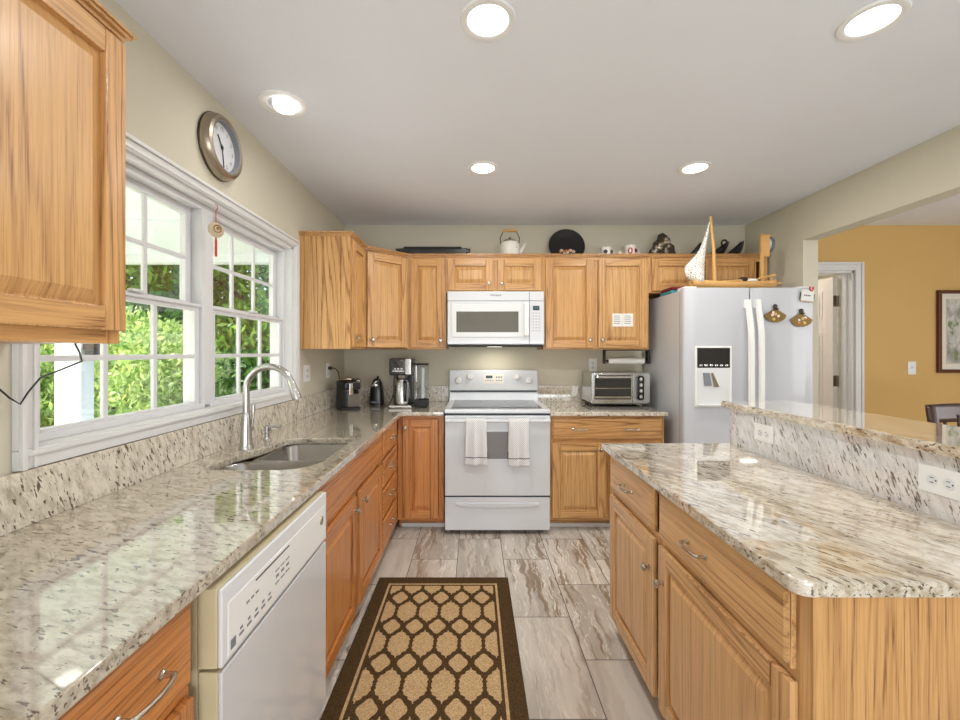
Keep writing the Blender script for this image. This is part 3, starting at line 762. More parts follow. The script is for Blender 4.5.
dp = MB().box(-.088, .088, -.003, .001, -.043, .040, 0, .001).build('control_display', M_CREAM, bg, bgp(0, 1.085), (-tilt, 0, 0))
MB().box(-.065, -.01, -.0045, -.002, .004, .027).build('clock_screen', M_BLACK, dp)
text_mesh('10:26', .017, 'clock_digits', M_LED, dp, (-.037, -.0046, .0155), (PI/2, 0, 0), .0004)
for k in range(4): MB().box(-.075+.02*k, -.06+.02*k, -.004, -.002, -.02, -.014).build('button', M_GREY, dp)
for k in range(3):
    MB().box(.02+.02*k, .033+.02*k, -.004, -.002, .006, .02).build('button', M_GREY, dp); MB().box(.02+.02*k, .033+.02*k, -.004, -.002, -.02, -.012).build('button', M_GREY, dp)
# towels over the oven handle
def towel(x0, x1, label, z0, ph):
    t = thing('dish_towel', label, 'towel', ((x0+x1)/2, 3.10-.088, .828), 0, 'towels on the oven handle')
    w = x1-x0; r = .0165; front = .828-z0; back = .22
    tot = back+PI*r+front
    def fn(u, v):
        s = v*tot; x = (u-.5)*w*(1-.06*math.sin(PI*v)); fold = .004*math.sin(u*PI*4+ph)*min(1, max(0, (s-back-PI*r)/.1))
        fold += -.006*math.exp(-((u-.42)/.05)**2)*min(1, max(0, (s-back)/.08))
        if s < back: return (x, r*.98, -(back-s))
        if s < back+PI*r:
            a = (s-back)/r; return (x, r*math.cos(a), r*math.sin(a))
        q = s-back-PI*r; return (x, -r-.004*math.sin(PI*q/front)+fold, -q)
    MB().grid(fn, 24, 60).build('towel_cloth', M_TOWEL, t, solid=.003, ang=80)
    MB().grid(lambda u, v: (lambda p: (p[0], p[1]-.003, p[2]))(fn(u, .9+v*.012)), 24, 1).build('hem_band', M_PRINT, t)
towel(.168-.232, .168-.075, 'grey waffle dish towel hanging on the left of the oven handle', .52, 0)
towel(.168+.072, .168+.222, 'grey waffle dish towel hanging on the right of the oven handle', .512, 1.3)

# ------------------------------------------------------------------ microwave
mw = thing('microwave', 'white over the range microwave under the short cabinet', 'microwave', (.170, 3.343, 1.372))
hw = .378; H_ = .42
MB().box(-hw, hw, .03, .41, 0, H_, 0, .003).build('microwave_body', M_APPL, mw)
MB().box(-hw, .262, .0, .03, .345, H_-.001, 0, .004).box(.264, hw, .0, .03, .345, H_-.001, 0, .004).build('vent_grille', M_APPL, mw)
dr_ = MB().box(-hw, .262, -.004, .03, .004, .342, 0, .004).build('door', M_APPL, mw)
MB().box(-.345, .225, -.010, -.003, .06, .318, 0, .004).build('door_bezel', M_APPL2, dr_)
MB().box(-.308, .178, -.0125, -.009, .098, .26, 0, .002).build('door_window', M_MWWIN, dr_)
MB().box(.218, .258, -.034, -.012, .068, .325, 0, .010, 4).box(.226, .25, -.013, -.003, .08, .11).box(.226, .25, -.013, -.003, .28, .31).build('handle', M_WHITE, dr_)
cp = MB().box(.264, hw, -.004, .03, .004, .342, 0, .004).build('control_panel', M_APPL, mw)
MB().box(.292, .342, -.006, -.003, .27, .304, 0, .001).build('display', M_SEAM, cp)
text_mesh('10:26', .016, 'display_digits', M_LED, cp, (.317, -.0062, .287), (PI/2, 0, 0), .0003)
for r in range(7):
    for k in range(3): MB().box(.287+.024*k, .300+.024*k, -.0052, -.0035, .245-.023*r, .2495-.023*r).build('button', M_GREY, cp)
text_mesh('Whirlpool', .021, 'logo', M_SEAM, mw, (-.0, -.0008, .388), (PI/2, 0, 0), .0006)
m = MB().box(-hw+.01, hw-.01, .0, .39, -.014, -.0005, 0, .004); m.build('underside_vent', M_BLACKM, mw)
MB().box(-.06, .06, .18, .24, -.0143, -.0135).build('lamp_lens', M_LAMP, mw)
light('cooktop_lamp', 'AREA', (.17, 3.55, 1.345), .7, (1, .92, .8), (0, 0, 0), .12, .06)

# ------------------------------------------------------------------ fridge
fr = thing('refrigerator', 'white side by side refrigerator with ice and water dispenser', 'refrigerator', (1.47, 2.986, 0))
FW = .909; FH = 1.765
MB().box(.004, FW-.004, .075, .73, .02, FH-.012, 0, .006).build('fridge_body', M_FRIDGE, fr)
MB().box(.02, FW-.02, .05, .1, .0, .06).build('kick_grille', M_GREY, fr)
def fdoor(x0, x1, name):
    m = MB()
    n = 10; pts = [(x0+.006, .066), (x0, .058), (x0, .014), (x0+.006, .005)]
    for i in range(1, n): u = i/n; pts.append((x0+.006+(x1-x0-.012)*u, .005-.008*math.sin(PI*u)))
    pts += [(x1-.006, .005), (x1, .014), (x1, .058), (x1-.006, .066)]
    m.prism(pts, 'XY', .065, FH, 0, .004)
    return m.build(name, M_FRIDGE, fr, ang=30)
fd = fdoor(0, .463, 'freezer_door'); rd = fdoor(.469, FW, 'fridge_door')
MB().box(.006, FW-.006, .066, .076, .06, FH-.02).build('gasket', M_SEAM, fr)
def fhandle(x, dr_, lean):
    pts = []
    for i in range(25):
        u = i/24; z = .62+u*1.06; bow = math.sin(PI*u)
        pts.append((x+lean*bow*.018, -.022-.036*min(1, bow*1.6), z))
    m = MB()
    for p, q in zip(pts, pts[1:]): pass
    sec = lambda p: [(p[0]-.017, p[1]+.011, p[2]), (p[0]-.013, p[1]-.011, p[2]), (p[0]+.013, p[1]-.011, p[2]), (p[0]+.017, p[1]+.011, p[2])]
    vs = [[m.bm.verts.new(q) for q in sec(p)] for p in pts]
    for A, B in zip(vs, vs[1:]):
        for k in range(4): m.bm.faces.new((A[k], A[(k+1) % 4], B[(k+1) % 4], B[k]))
    m.bm.faces.new(vs[0]); m.bm.faces.new(vs[-1])
    m.box(x-.015, x+.015, -.022, .003, .63, .68, 0, .003).box(x-.015, x+.015, -.022, .003, 1.62, 1.68, 0, .003)
    m.build('handle', M_WHITE, dr_)
fhandle(.432, fd, .3); fhandle(.502, rd, .3)
m = MB(); x0, x1, z0, z1 = .083, .322, .945, 1.345
ring_y = -.010
for a in ((x0-.008, x1+.008, z1-.002, z1+.012), (x0-.008, x1+.008, z0-.014, z0+.002), (x0-.008, x0+.004, z0, z1), (x1-.004, x1+.008, z0, z1)):
    m.box(a[0], a[1], ring_y, .004, a[2], a[3], 0, .003)
dsp = m.build('dispenser', M_WHITE, fd)
MB().box(x0+.004, x1-.004, -.0075, .001, 1.205, z1-.002, 0, .002).build('dispenser_panel', M_GLASSBLK, dsp)
m = MB()
for k in range(6): m.ball((x0+.03+k*.036, -.009, 1.222), .011, 0, (1, .3, .8), 10, 6)
m.build('dispenser_button', M_CHROME, dsp)
MB().box(x0+.004, x1-.004, -.006, -.004, z0+.002, 1.203).build('dispenser_recess', M_APPL2, dsp)
MB().poly8([(x0+.05,-.018,1.08),(x0+.105,-.018,1.08),(x0+.10,-.006,1.08),(x0+.055,-.006,1.08),(x0+.045,-.014,1.17),(x0+.09,-.014,1.17),(x0+.09,-.006,1.17),(x0+.045,-.006,1.17)], 0, .002).build('dispenser_paddle', M_GREY, dsp)
MB().poly8([(x0+.12,-.012,1.07),(x0+.16,-.012,1.07),(x0+.16,-.006,1.07),(x0+.12,-.006,1.07),(x0+.10,-.012,1.17),(x0+.115,-.012,1.17),(x0+.115,-.006,1.17),(x0+.10,-.006,1.17)], 0, .002).build('dispenser_paddle', M_PEWTER, dsp)
MB().box(x0+.004, x1-.004, -.03, -.004, z0-.004, z0+.006, 0, .002).build('drip_tray', M_WHITE, dsp)
MB().box(.015, .10, .02, .13, FH-.012, FH+.012, 0, .005).build('hinge_cover', M_WHITE, fr)
MB().box(FW-.10, FW-.015, .02, .13, FH-.012, FH+.012, 0, .005).build('hinge_cover', M_WHITE, fr)

# magnets and note on the fridge door
def fan(x, z, label, accent, seed):
    t = thing('fan_magnet', label, 'magnet', (x, 2.980, z), 0, 'fan shaped magnets on the fridge')
    r0, r1, n = .012, .098, 24; pts = []
    for i in range(n+1):
        a = PI+PI*i/n; r = .93+.07*abs(math.sin(i*PI/3))
        pts.append((.078*math.cos(a)*r, -.028+.055*math.sin(a)*r))
    m = MB().prism([(-.012, .010)]+pts+[(.012, .010)], 'XZ', -.008, 0, 0, .0015)
    m.build('fan', M_BRASS, t)
    MB().ball((0, -.006, .03), .016, 0, (1, .5, 1)).ball((.004, -.006, .012), .016, 0, (1.2, .5, .6)).build('bow', M_BRONZE, t)
    random.seed(seed)
    for mm, nm in ((accent, 'painted_flower'), (M_CREAM, 'painted_flower'), (M_YELLOW, 'painted_flower')):
        m = MB()
        for k in range(3): m.ball((random.uniform(-.03, .03), -.009, random.uniform(-.06, -.012)), random.uniform(.007, .012), 0, (1, .35, 1), 8, 6)
        m.build(nm, mm, t)
fan(2.10, 1.603, 'brass fan shaped magnet with red flower, left one of two on the fridge door', M_RED, 3)
fan(2.282, 1.572, 'brass fan shaped magnet with yellow flowers, right one of two on the fridge door', M_ORANGE, 4)
nt = thing('note_clip', 'white memo pad with a red mark clipped to the fridge corner', 'memo pad', (2.325, 2.980, 1.72), 0, None, (0, .08, 0))
MB().box(-.042, .042, -.012, 0, -.05, .03, 0, .002).build('pad', M_PAPER, nt)
MB().box(-.045, .045, -.009, -.001, -.056, -.048).build('pad_edge', M_BEIGE, nt)
MB().tube(arc((.018, -.014, .034), .011, PI, 2*PI, 8)[0:], .005, 8).tube([(.007, -.014, .05), (.007, -.014, .034)], .005, 8).tube([(.029, -.014, .05), (.029, -.014, .034)], .005, 8).build('red_mark', M_RED, nt)
m = MB()
for k in range(4): m.box(-.028+.012*k, -.020+.012*k, -.0128, -.0115, -.016, -.008)
m.build('writing', M_SEAM, nt)
MB().tube([(-.046, -.004, .01), (-.05, -.004, -.04)], .003, 6).tube([(.05, -.004, 0), (.047, -.004, -.04)], .003, 6).build('clip', M_SEAM, nt)

# ------------------------------------------------------------------ things on the fridge
FT = FH
sb = thing('model_sailboat', 'wooden model sailboat with a white net sail on the fridge', 'model boat', (1.91, 3.14, FT+.012))
def hull(u, v):
    x = -.31+.62*u; w = .055*math.sin(PI*min(1, .12+u*.95))**.6 if u < .97 else .012
    a = PI*v; return (x, -w*math.cos(a), .050+.018*(2*u-1)**2-(.045+.01*math.sin(PI*u))*math.sin(a)**.7)
MB().grid(hull, 24, 10).build('hull', M_PINE, sb, solid=.006)
MB().box(-.26, .27, -.035, .035, .036, .044, 0, .002).build('deck', M_PINE, sb)
MB().tube([(-.14, 0, .04), (-.147, 0, .30), (-.17, 0, .535)], [.014, .012, .009], 12).build('mast', M_PINE, sb)
def poly_at(pts, v):
    f = v*(len(pts)-1); i = min(int(f), len(pts)-2); return Vector(pts[i]).lerp(Vector(pts[i+1]), f-i)
def sail(u, v):
    le = poly_at([(-.186, .485), (-.203, .430), (-.218, .377), (-.262, .274), (-.330, .195), (-.365, .163), (-.358, .097), (-.291, .045)], v)
    ri = poly_at([(-.176, .495), (-.186, .43), (-.196, .37), (-.206, .31), (-.212, .25), (-.216, .18), (-.218, .11), (-.219, .055)], v)
    p = ri.lerp(le, u); return (p.x, -.006-.045*math.sin(PI*u)*v, p.y)
def net_mat():
    t = NT('white_net'); out = t.t.nodes['Material Output']
    n = t.n('ShaderNodeTexVoronoi'); n.feature = 'DISTANCE_TO_EDGE'; n.inputs['Scale'].default_value = 75; t.l(t.coord(), n.inputs['Vector'])
    f = t.ramp(n.outputs[0], .10, .2, 0, .8); t.p.inputs['Base Color'].default_value = lin((240, 238, 230)); t.p.inputs['Roughness'].default_value = .9
    tr = t.n('ShaderNodeBsdfTransparent'); ms = t.n('ShaderNodeMixShader'); t.l(f, ms.inputs[0]); t.l(t.p.outputs[0], ms.inputs[1]); t.l(tr.outputs[0], ms.inputs[2]); t.l(ms.outputs[0], out.inputs[0])
    return t.m
part(MB().grid(sail, 14, 24).build('sail', net_mat(), sb, solid=.002), 'white netted sail')
MB().tube([(-.10, -.03, .05), (.05, -.03, .062), (.10, -.03, .07)], .007, 8).build('oar', M_PINE, sb)
MB().ball((.06, -.02, .068), .03, 0, (1.2, .7, .6)).build('figure', M_BLACKM, sb); MB().ball((.12, -.02, .060), .035, 0, (1.3, .7, .5)).build('bundle', M_CREAM, sb)
m = MB().box(.198, .216, -.012, .012, .04, .405, 0, .002).box(.214, .262, -.008, .008, .24, .39, 0, .002).box(.20, .272, -.012, .012, .388, .40, 0, .002).build('cabin_frame', M_PINE, sb)
MB().tube([(.17, -.012, .075), (.30, -.012, .105)], .007, 8).tube([(.275, .0, .04), (.275, 0, .11)], .007, 8).build('boom', M_PINE, sb)
MB().tube([(.22, .0, .05), (.345, 0, .045)], .010, 8).build('bowsprit', M_PINE, sb)
bt = thing('folded_cloth', 'folded maroon and teal cloth at the left end of the fridge top', 'cloth', (1.60, 3.33, FT-.010))
MB().box(-.11, .11, -.10, .10, .0, .028, 0, .012, 4).build('teal_layer', M_TEAL, bt); MB().box(-.105, .13, -.10, .10, .028, .056, 0, .013, 4).build('maroon_layer', M_MAROON, bt)

# ------------------------------------------------------------------ things on the wall cabinets
ZT = UT
tr = thing('roasting_pan', 'long black roasting pan on top of the corner cabinets', 'pan', (-.34, 3.58, ZT))
MB().prism([(-.25, 0), (.25, 0), (.275, .075), (.285, .085), (-.285, .085), (-.275, .075)], 'XZ', -.10, .10, 0, .01).build('pan_body', M_BLACK, tr)
MB().box(-.24, .24, -.085, .085, .085, .102, 0, .008).build('lid', M_BLACKM, tr)
for sx in (-1, 1): MB().tube([(sx*.27, -.05, .08), (sx*.305, -.045, .088), (sx*.305, .045, .088), (sx*.27, .05, .08)], .006, 8).build('handle', M_BLACK, tr)
kt = thing('kettle', 'small white enamel kettle with wooden grip above the microwave', 'kettle', (.300, 3.57, ZT))
MB().lathe([(0, 0), (.078, 0), (.084, .008), (.086, .08), (.083, .13), (.074, .15), (.05, .158), (0, .16)], n=32).build('kettle_body', M_CREAM, kt)
MB().lathe([(.055, .155), (.05, .168), (.02, .176), (0, .177)], n=24).lathe([(.006, .175), (.012, .188), (.01, .196), (0, .198)], n=12).build('lid', M_PEWTER, kt)
MB().tube([(.075, 0, .06), (.105, 0, .10), (.128, 0, .145)], [.02, .014, .009], 12).build('spout', M_CREAM, kt)
MB().tube([(-.076, 0, .14), (-.082, 0, .19), (-.055, 0, .246), (0, 0, .253), (.055, 0, .246), (.08, 0, .19), (.076, 0, .14)], .004, 8).build('bail', M_SEAM, kt)
MB().tube([(-.062, 0, .246), (-.03, 0, .254), (.03, 0, .254), (.062, 0, .246)], [.010, .012, .012, .010], 12).build('grip', M_PINE, kt)
m = MB()
for k in range(4): m.ball((-.04+.028*k, -.084+.01*abs(k-1.5), .085+.012*(k % 2)), .008, 0, (1, .3, 1), 8, 6)
m.build('painted_flower', M_GREY, kt)
pl = thing('plate', 'large black plate painted with small flowers leaning on the wall', 'plate', (.802, 3.655, ZT), 0, None, (-.22, 0, 0))
MB().lathe([(0, .012), (.09, .012), (.10, .006), (.145, -.004), (.156, -.008), (.157, -.003), (.10, .016), (.09, .02), (0, .02)], (0, 0, .158), 'Y', 48).build('plate_disc', M_BLACK, pl)
random.seed(5)
for nm, mm, k0 in (('painted_flower', M_ORANGE, 0), ('painted_flower', M_CREAM, 1), ('painted_leaf', M_LEAFP, 2)):
    m = MB()
    for k in range(5):
        cx = -.055+.026*k+.008*k0; cz = .098+random.uniform(-.012, .022)
        for q in range(5): m.ball((cx+.008*math.cos(q*1.257), .004 if k0 < 2 else .005, cz+.008*math.sin(q*1.257)), .0065, 0, (1, .5, 1), 6, 5)
    m.build(nm, mm, pl)
def mug(x, label, w, h, marks):
    t = thing('mug', label, 'mug', (x, 3.56, ZT), 0, 'painted mugs on the cabinets')
    MB().lathe([(0, 0), (w*.9, 0), (w, .008), (w, h), (w-.004, h), (w-.005, .01), (0, .008)], n=28).build('cup', M_CREAM, t)
    MB().tube(arc((w-.004, 0, h*.5), h*.28, -PI/2, PI/2, 8), .006, 8).build('handle', M_CREAM, t)
    for mm, px, kind in marks:
        m = MB()
        if kind == 'o': m.tube([(px+.014*math.cos(a*PI/6), -math.sqrt(max(0, w*w-(px+.014*math.cos(a*PI/6))**2))-.001, h*.6+.022*math.sin(a*PI/6)) for a in range(13)], .0055, 6)
        else: m.ball((px, -math.sqrt(max(0, w*w-px*px)), h*.62), .02, 0, (1, .25, .9), 10, 6)
        m.build('painted_mark', mm, t)
mug(1.10, 'white mug with dark painted patches right of the black plate', .047, .105, ((M_SEAM, -.015, 'b'), (M_BRONZE, .03, 'b')))
mug(1.300, 'white mug with red ring shapes, nearer the bronze ornament', .047, .122, ((M_RED, -.012, 'o'), (M_MAROON, .032, 'b')))
tb = thing('trinket', 'tiny cream ceramic trinket between the two mugs', 'trinket', (1.195, 3.50, ZT))
MB().lathe([(0, 0), (.025, 0), (.03, .02), (.02, .04), (.012, .06), (0, .07)], n=16).build('trinket_body', M_CREAM, tb); MB().ball((.03, 0, .045), .014).build('bead', M_BEIGE, tb)
og = thing('ornament', 'dark bronze grape cluster ornament on the cabinet near the fridge', 'ornament', (1.575, 3.57, ZT))
m = MB(); random.seed(11)
out = [(-.115, .04), (-.10, .085), (-.075, .10), (-.07, .145), (-.04, .17), (-.03, .21), (0, .225), (.03, .205), (.055, .18), (.06, .14), (.09, .12), (.095, .08), (.115, .04), (.1, 0), (-.1, 0)]
m.prism(out, 'XZ', -.01, .015, 0, .004); m.build('leaf_plate', M_BRONZE, og)
m = MB()
for k in range(22):
    a = out[random.randrange(13)]; f = random.uniform(.35, 1); m.ball((a[0]*f, -.012, .02+a[1]*f*.85), random.uniform(.013, .022), 0, (1, .7, 1), 8, 6)
m.build('grapes', M_PEWTER, og)
m = MB().tube([(out[i][0], -.006, out[i][1]) for i in range(13)], .009, 6); m.build('vine_rim', M_BLACKM, og)
def shoe(x, label, ln, rot):
    t = thing('carved_dish', label, 'dish', (x, 3.57, ZT+.035), 0, 'black boat shaped dishes', (0, rot, .15))
    def fn(u, v):
        xx = -ln/2+ln*u; w = .05*math.sin(PI*(.04+.92*u))**.7; a = PI*v
        return (xx, -w*math.cos(a), .04+.06*u*u-.06*math.sin(a)*math.sin(PI*(.05+.9*u)))
    MB().grid(fn, 18, 8).build('dish_body', M_BLACK, t, solid=.008)
    return t
shoe(1.875, 'black boat shaped dish behind the sail of the model boat', .16, -.45)
t = shoe(2.045, 'black boat shaped dish with a ring handle, middle one of three', .24, -.28)
MB().tube(arc((.085, 0, .095), .026, 0, 2*PI, 16), .008, 8).build('ring_handle', M_BLACK, t)
shoe(2.19, 'black pointed boat shaped dish nearest the right wall', .22, -.40)
sd = thing('smoke_detector', 'round white detector on the wall above the fridge', 'detector', (XR, 3.44, 2.177))
MB().lathe([(0, -.062), (.03, -.060), (.046, -.048), (.050, -.03), (.052, -.012), (.052, 0)], (0, 0, 0), 'X', 32).build('detector_body', M_WHITE, sd)
MB().lathe([(.054, -.02), (.062, -.016), (.062, 0)], (0, 0, 0), 'X', 32).build('mount_ring', M_GREY, sd)

# ------------------------------------------------------------------ counter appliances
pm = thing('pod_coffee_maker', 'small black pod coffee maker in the corner by the wall outlet', 'coffee maker', (-.985, 3.32, CT1), .5)
MB().prism(arcpts(-.0, .0, .082, .11, PI*.0, PI*2, 24)[:-1], 'XY', .0, .215, 0, .012).build('machine_body', M_BLACK, pm)
MB().box(-.05, .075, -.125, -.03, .150, .212, 0, .015, 3).build('brew_head', M_BLACK, pm)
MB().lathe([(.05, .215), (.06, .222), (.058, .232), (0, .236)], (0, 0, 0), n=28).build('lid', M_PEWTER, pm)
MB().lathe([(0, -.02), (.022, -.018), (.024, 0)], (.06, -.08, .21), 'Y', 20).build('lever_knob', M_BLACKM, pm)
MB().lathe([(0, -.003), (.014, -.003), (.014, 0)], (.06, -.1, .21), 'Y', 20).build('knob_ring', M_CHROME, pm)
MB().box(-.012, .012, -.130, -.124, .11, .20, 0, .003).build('spout', M_CHROME, pm)
MB().box(-.02, .068, -.118, -.106, .02, .12, 0, .004).build('drip_cup_panel', flat('smoked_plastic', (112, 106, 98), .2), pm)
MB().box(-.07, .07, -.14, -.05, 0, .016, 0, .006).build('drip_tray', M_BLACKM, pm)
co = thing('can_opener', 'black upright electric can opener on the back counter', 'can opener', (-.80, 3.52, CT1))
m = MB(); n = 14; ring_ = []
loops = [(.058, .05, 0), (.06, .052, .01), (.058, .05, .06), (.052, .046, .13), (.042, .04, .18), (.026, .03, .21), (.006, .01, .222)]
vs = [[m.bm.verts.new((a*math.copysign(abs(math.cos(t))**.7, math.cos(t)), b*math.copysign(abs(math.sin(t))**.7, math.sin(t)), z)) for t in [2*PI*k/20 for k in range(20)]] for a, b, z in loops]
for A, B in zip(vs, vs[1:]):
    for k in range(20): m.bm.faces.new((A[k], A[(k+1) % 20], B[(k+1) % 20], B[k]))
m.bm.faces.new(vs[0]); m.bm.faces.new(vs[-1]); m.build('opener_body', M_BLACK, co)
MB().lathe([(0, -.02), (.014, -.018), (.016, 0)], (0, -.042, .165), 'Y', 16).tube([(-.03, -.045, .15), (-.012, -.052, .185), (.01, -.05, .20)], .007, 8).build('cutter', M_CHROME, co)
MB().tube([(.0, -.02, .21), (.018, -.03, .235)], .009, 8).build('lever', M_BLACKM, co)
MB().box(-.036, .036, -.056, -.05, .022, .034, 0, .002).build('label_plate', M_GREY, co)
cm = thing('coffee_maker', 'black and steel drip coffee maker with clear water tank beside it', 'coffee maker', (-.565, 3.40, CT1))
MB().box(-.088, .082, -.11, .10, 0, .022, 0, .008, 3).build('base', M_BLACK, cm)
MB().box(-.092, .086, -.128, -.105, .0, .028, 0, .008, 3).build('warming_plate_rim', M_STEEL, cm)
MB().box(-.085, .08, .03, .10, .02, .26, 0, .008).build('tower', M_BLACK, cm)
hd = MB().box(-.09, .085, -.115, .10, .255, .388, 0, .012, 3).build('brew_head', M_BLACK, cm)
MB().box(-.066, .030, -.1185, -.112, .285, .372, 0, .003).build('control_panel', M_GLASSBLK, hd)
MB().box(.036, .08, -.1185, -.1, .262, .384, 0, .004).build('steel_trim', M_STEEL, hd)
m = MB()
for k in range(3): m.box(-.05+.025*k, -.036+.025*k, -.1196, -.118, .302, .312)
m.box(-.04, .008, -.1196, -.118, .33, .352).build('display_marks', M_WHITE, hd) if False else m.build('display_marks', M_WHITE, hd)
MB().box(-.062, .026, -.1196, -.118, .284, .293).build('button_bar', M_STEEL, hd)
MB().lathe([(.045, .236), (.05, .256), (0, .256)], (-.003, -.04, 0), n=24).build('filter_cone', M_STEEL, cm)
cf = MB().lathe([(0, .024), (.062, .024), (.066, .04), (.066, .12), (.058, .19), (.046, .222), (.042, .225), (0, .226)], (-.003, -.04, 0), n=32).build('carafe', M_STEEL, cm)
MB().tube([(.03, -.1, .21), (.04, -.135, .19), (.04, -.14, .10), (.035, -.105, .06)], .011, 10).build('carafe_handle', M_BLACK, cf)
MB().lathe([(.048, .218), (.048, .234), (0, .236)], (-.003, -.04, 0), n=24).build('carafe_lid', M_BLACK, cf)
tk = MB().box(.098, .20, -.06, .06, .06, .335, 0, .012, 3).build('water_tank', M_CLEAR, cm)
MB().box(.088, .205, -.065, .065, .335, .347, 0, .005).build('tank_lid', M_BLACK, tk); MB().box(.095, .203, -.064, .064, .0, .062, 0, .01, 3).build('tank_base', M_BLACKM, tk)
MB().box(.15, .172, -.03, -.01, .07, .31, 0, .003).build('tank_tube', M_WHITE, tk)
cd = MB().tube([(-.745, 3.50, CT1+.02), (-.72, 3.46, CT1+.006), (-.69, 3.42, CT1+.006), (-.665, 3.45, CT1+.05), (-.65, 3.47, CT1+.10)], .004, 8)
tag(cd.build('power_cord', M_BLACK), 'short black cord between the can opener and the drip coffee maker', 'cord')
to = thing('toaster_oven', 'stainless steel countertop toaster oven with four knobs', 'toaster oven', (1.163, 3.385, CT1), 0)
hw = .233
MB().box(-hw, hw, .01, .285, .022, .272, 0, .008, 3).build('oven_body', M_STEEL, to)
for sx in (-.2, .2):
    for y in (.03, .26): MB().lathe([(0, 0), (.016, 0), (.018, .022), (0, .022)], (sx, y, 0), n=14).build('foot', M_BLACK, to)
MB().box(-hw-.002, hw+.002, .012, .283, .018, .034, 0, .003).build('base_rim', M_BLACKM, to)
fr_ = MB().box(-hw+.004, .092, -.004, .012, .03, .268, 0, .003).build('door', M_STEEL, to)
MB().box(-hw+.025, .082, -.006, -.003, .06, .252, 0, .002).build('door_glass', M_GLASSBLK, fr_)
MB().tube([(-hw+.032, -.03, .238), (.072, -.03, .238)], .0095, 12).box(-hw+.035, -hw+.05, -.03, -.004, .231, .245).box(.055, .07, -.03, -.004, .231, .245).build('handle', M_CHROME, fr_)
MB().box(-hw+.03, .078, -.0072, -.0055, .146, .151).build('rack', M_PEWTER, fr_)
MB().box(-hw+.03, .078, -.0072, -.0055, .070, .084).build('crumb_tray', M_PEWTER, fr_)
MB().box(-.13, -.06, -.007, -.003, .038, .050).build('badge', M_PEWTER, fr_)
cp = MB().box(.096, hw-.002, -.004, .012, .03, .268, 0, .003).build('control_panel', M_STEEL, to)
MB().box(.125, .178, -.006, -.003, .055, .248, 0, .018, 4).build('knob_surround', M_BLACK, cp)
for z in (.222, .176, .13, .084):
    MB().lathe([(0, -.026), (.014, -.025), (.0155, -.02), (.0165, -.004), (.0165, 0)], (.152, -.006, z), 'Y', 22).box(.1505, .1535, -.0345, -.02, z-.014, z+.014, 0, .001).build('control_knob', M_CHROME, cp)
pt = thing('paper_towel_holder', 'paper towel roll on a black bracket under the tall wall cabinet', 'paper towel', (1.268, 3.56, UZ))
MB().box(-.185, .185, -.02, .02, -.008, 0, 0, .002).box(-.19, -.172, -.018, .018, -.118, 0, 0, .004).box(.172, .19, -.03, .03, -.118, 0, 0, .004).tube([(-.18, 0, -.095), (.18, 0, -.095)], .008, 10).build('bracket', M_BLACKM, pt)
MB().lathe([(.009, -.148), (.024, -.148), (.024, .148), (.009, .148)], (0, 0, -.095), 'X', 28).build('paper_roll', M_PAPER, pt)
nt = thing('notice_card', 'two white printed cards taped on the cabinet door above the toaster oven', 'card', (1.187, YF-.0195, 1.57))
for sx in (-1, 1):
    c_ = MB().box(sx*.042-.041, sx*.042+.041, -.002, 0, -.052, .052).build('card', M_PAPER, nt)
    m = MB()
    for k in range(5): m.box(sx*.042-.028, sx*.042+.018+.006*(k % 2), -.0026, -.0018, .03-.015*k, .034-.015*k)
    m.build('print', M_PRINT, c_)

# outlets and switches
def outlet(loc, rz, label, kind='outlet', horiz=False, extra=0.):
    t = thing('outlet' if kind == 'outlet' else 'light_switch', label, kind if kind == 'outlet' else 'switch', loc, rz, None, (0, PI/2 if False else 0, rz))
    w, h = (.0575, .036) if horiz else (.036+extra, .0575)
    MB().box(-w, w, -.006, 0, -h, h, 0, .003).build('cover_plate', M_WHITE, t)
    for s in (-1, 1):
        cx, cz = (s*.020, 0) if horiz else (0, s*.020)
        if kind == 'outlet':
            q = MB().lathe([(0, -.0075), (.014, -.0075), (.0155, -.005)], (cx, 0, cz), 'Y', 20).build('receptacle', M_APPL2, t)
            m = MB()
            if horiz: m.box(cx-.005, cx+.004, -.0082, -.007, cz-.0075, cz-.0055).box(cx-.005, cx+.004, -.0082, -.007, cz+.0055, cz+.0075).box(cx+.008, cx+.0115, -.0082, -.007, cz-.002, cz+.002)
            else: m.box(cx-.0075, cx-.0055, -.0082, -.007, cz-.004, cz+.005).box(cx+.0055, cx+.0075, -.0082, -.007, cz-.004, cz+.005).box(cx-.002, cx+.002, -.0082, -.007, cz-.011, cz-.008)
            m.build('slot', M_SEAM, q)
    if kind == 'switch':
        MB().box(-.006, .006, -.016, -.005, -.004, .014, 0, .002).build('toggle', M_APPL2, t)
    return t
outlet((XL+.001, 2.90, 1.17), PI/2, 'wide white switch and outlet plate on the left wall nearer the window', 'outlet', False, .022)
outlet((XL+.001, 3.32, 1.17), PI/2, 'white outlet on the left wall with a black plug in it')
o = thing('power_cord', 'black plug and cord from the left wall outlet to the pod coffee maker', 'cord', (XL+.009, 3.32, 1.19))
MB().box(-.001, .03, -.012, .012, -.012, .012, 0, .004).build('plug', M_BLACK, o)
MB().tube([(.028, 0, 0), (.055, 0, -.004), (.075, 0, -.03), (.085, 0, -.09), (.09, -.01, -.18), (.092, -.015, -.26), (.095, -.02, -.29)], .004, 8).build('cord', M_BLACK, o)
outlet((1.045, YB-.001, 1.20), 0, 'white outlet on the back wall above the toaster oven')
outlet((1.2255, 1.80, .972), -PI/2, 'white outlet on the bar backsplash nearer the fridge', 'outlet', True)
outlet((1.2255, 1.115, .975), -PI/2, 'white outlet on the bar backsplash nearest the viewer', 'outlet', True)
outlet((3.85, YB-.001, 1.175), 0, 'white switch plate on the ochre wall left of the picture', 'switch')

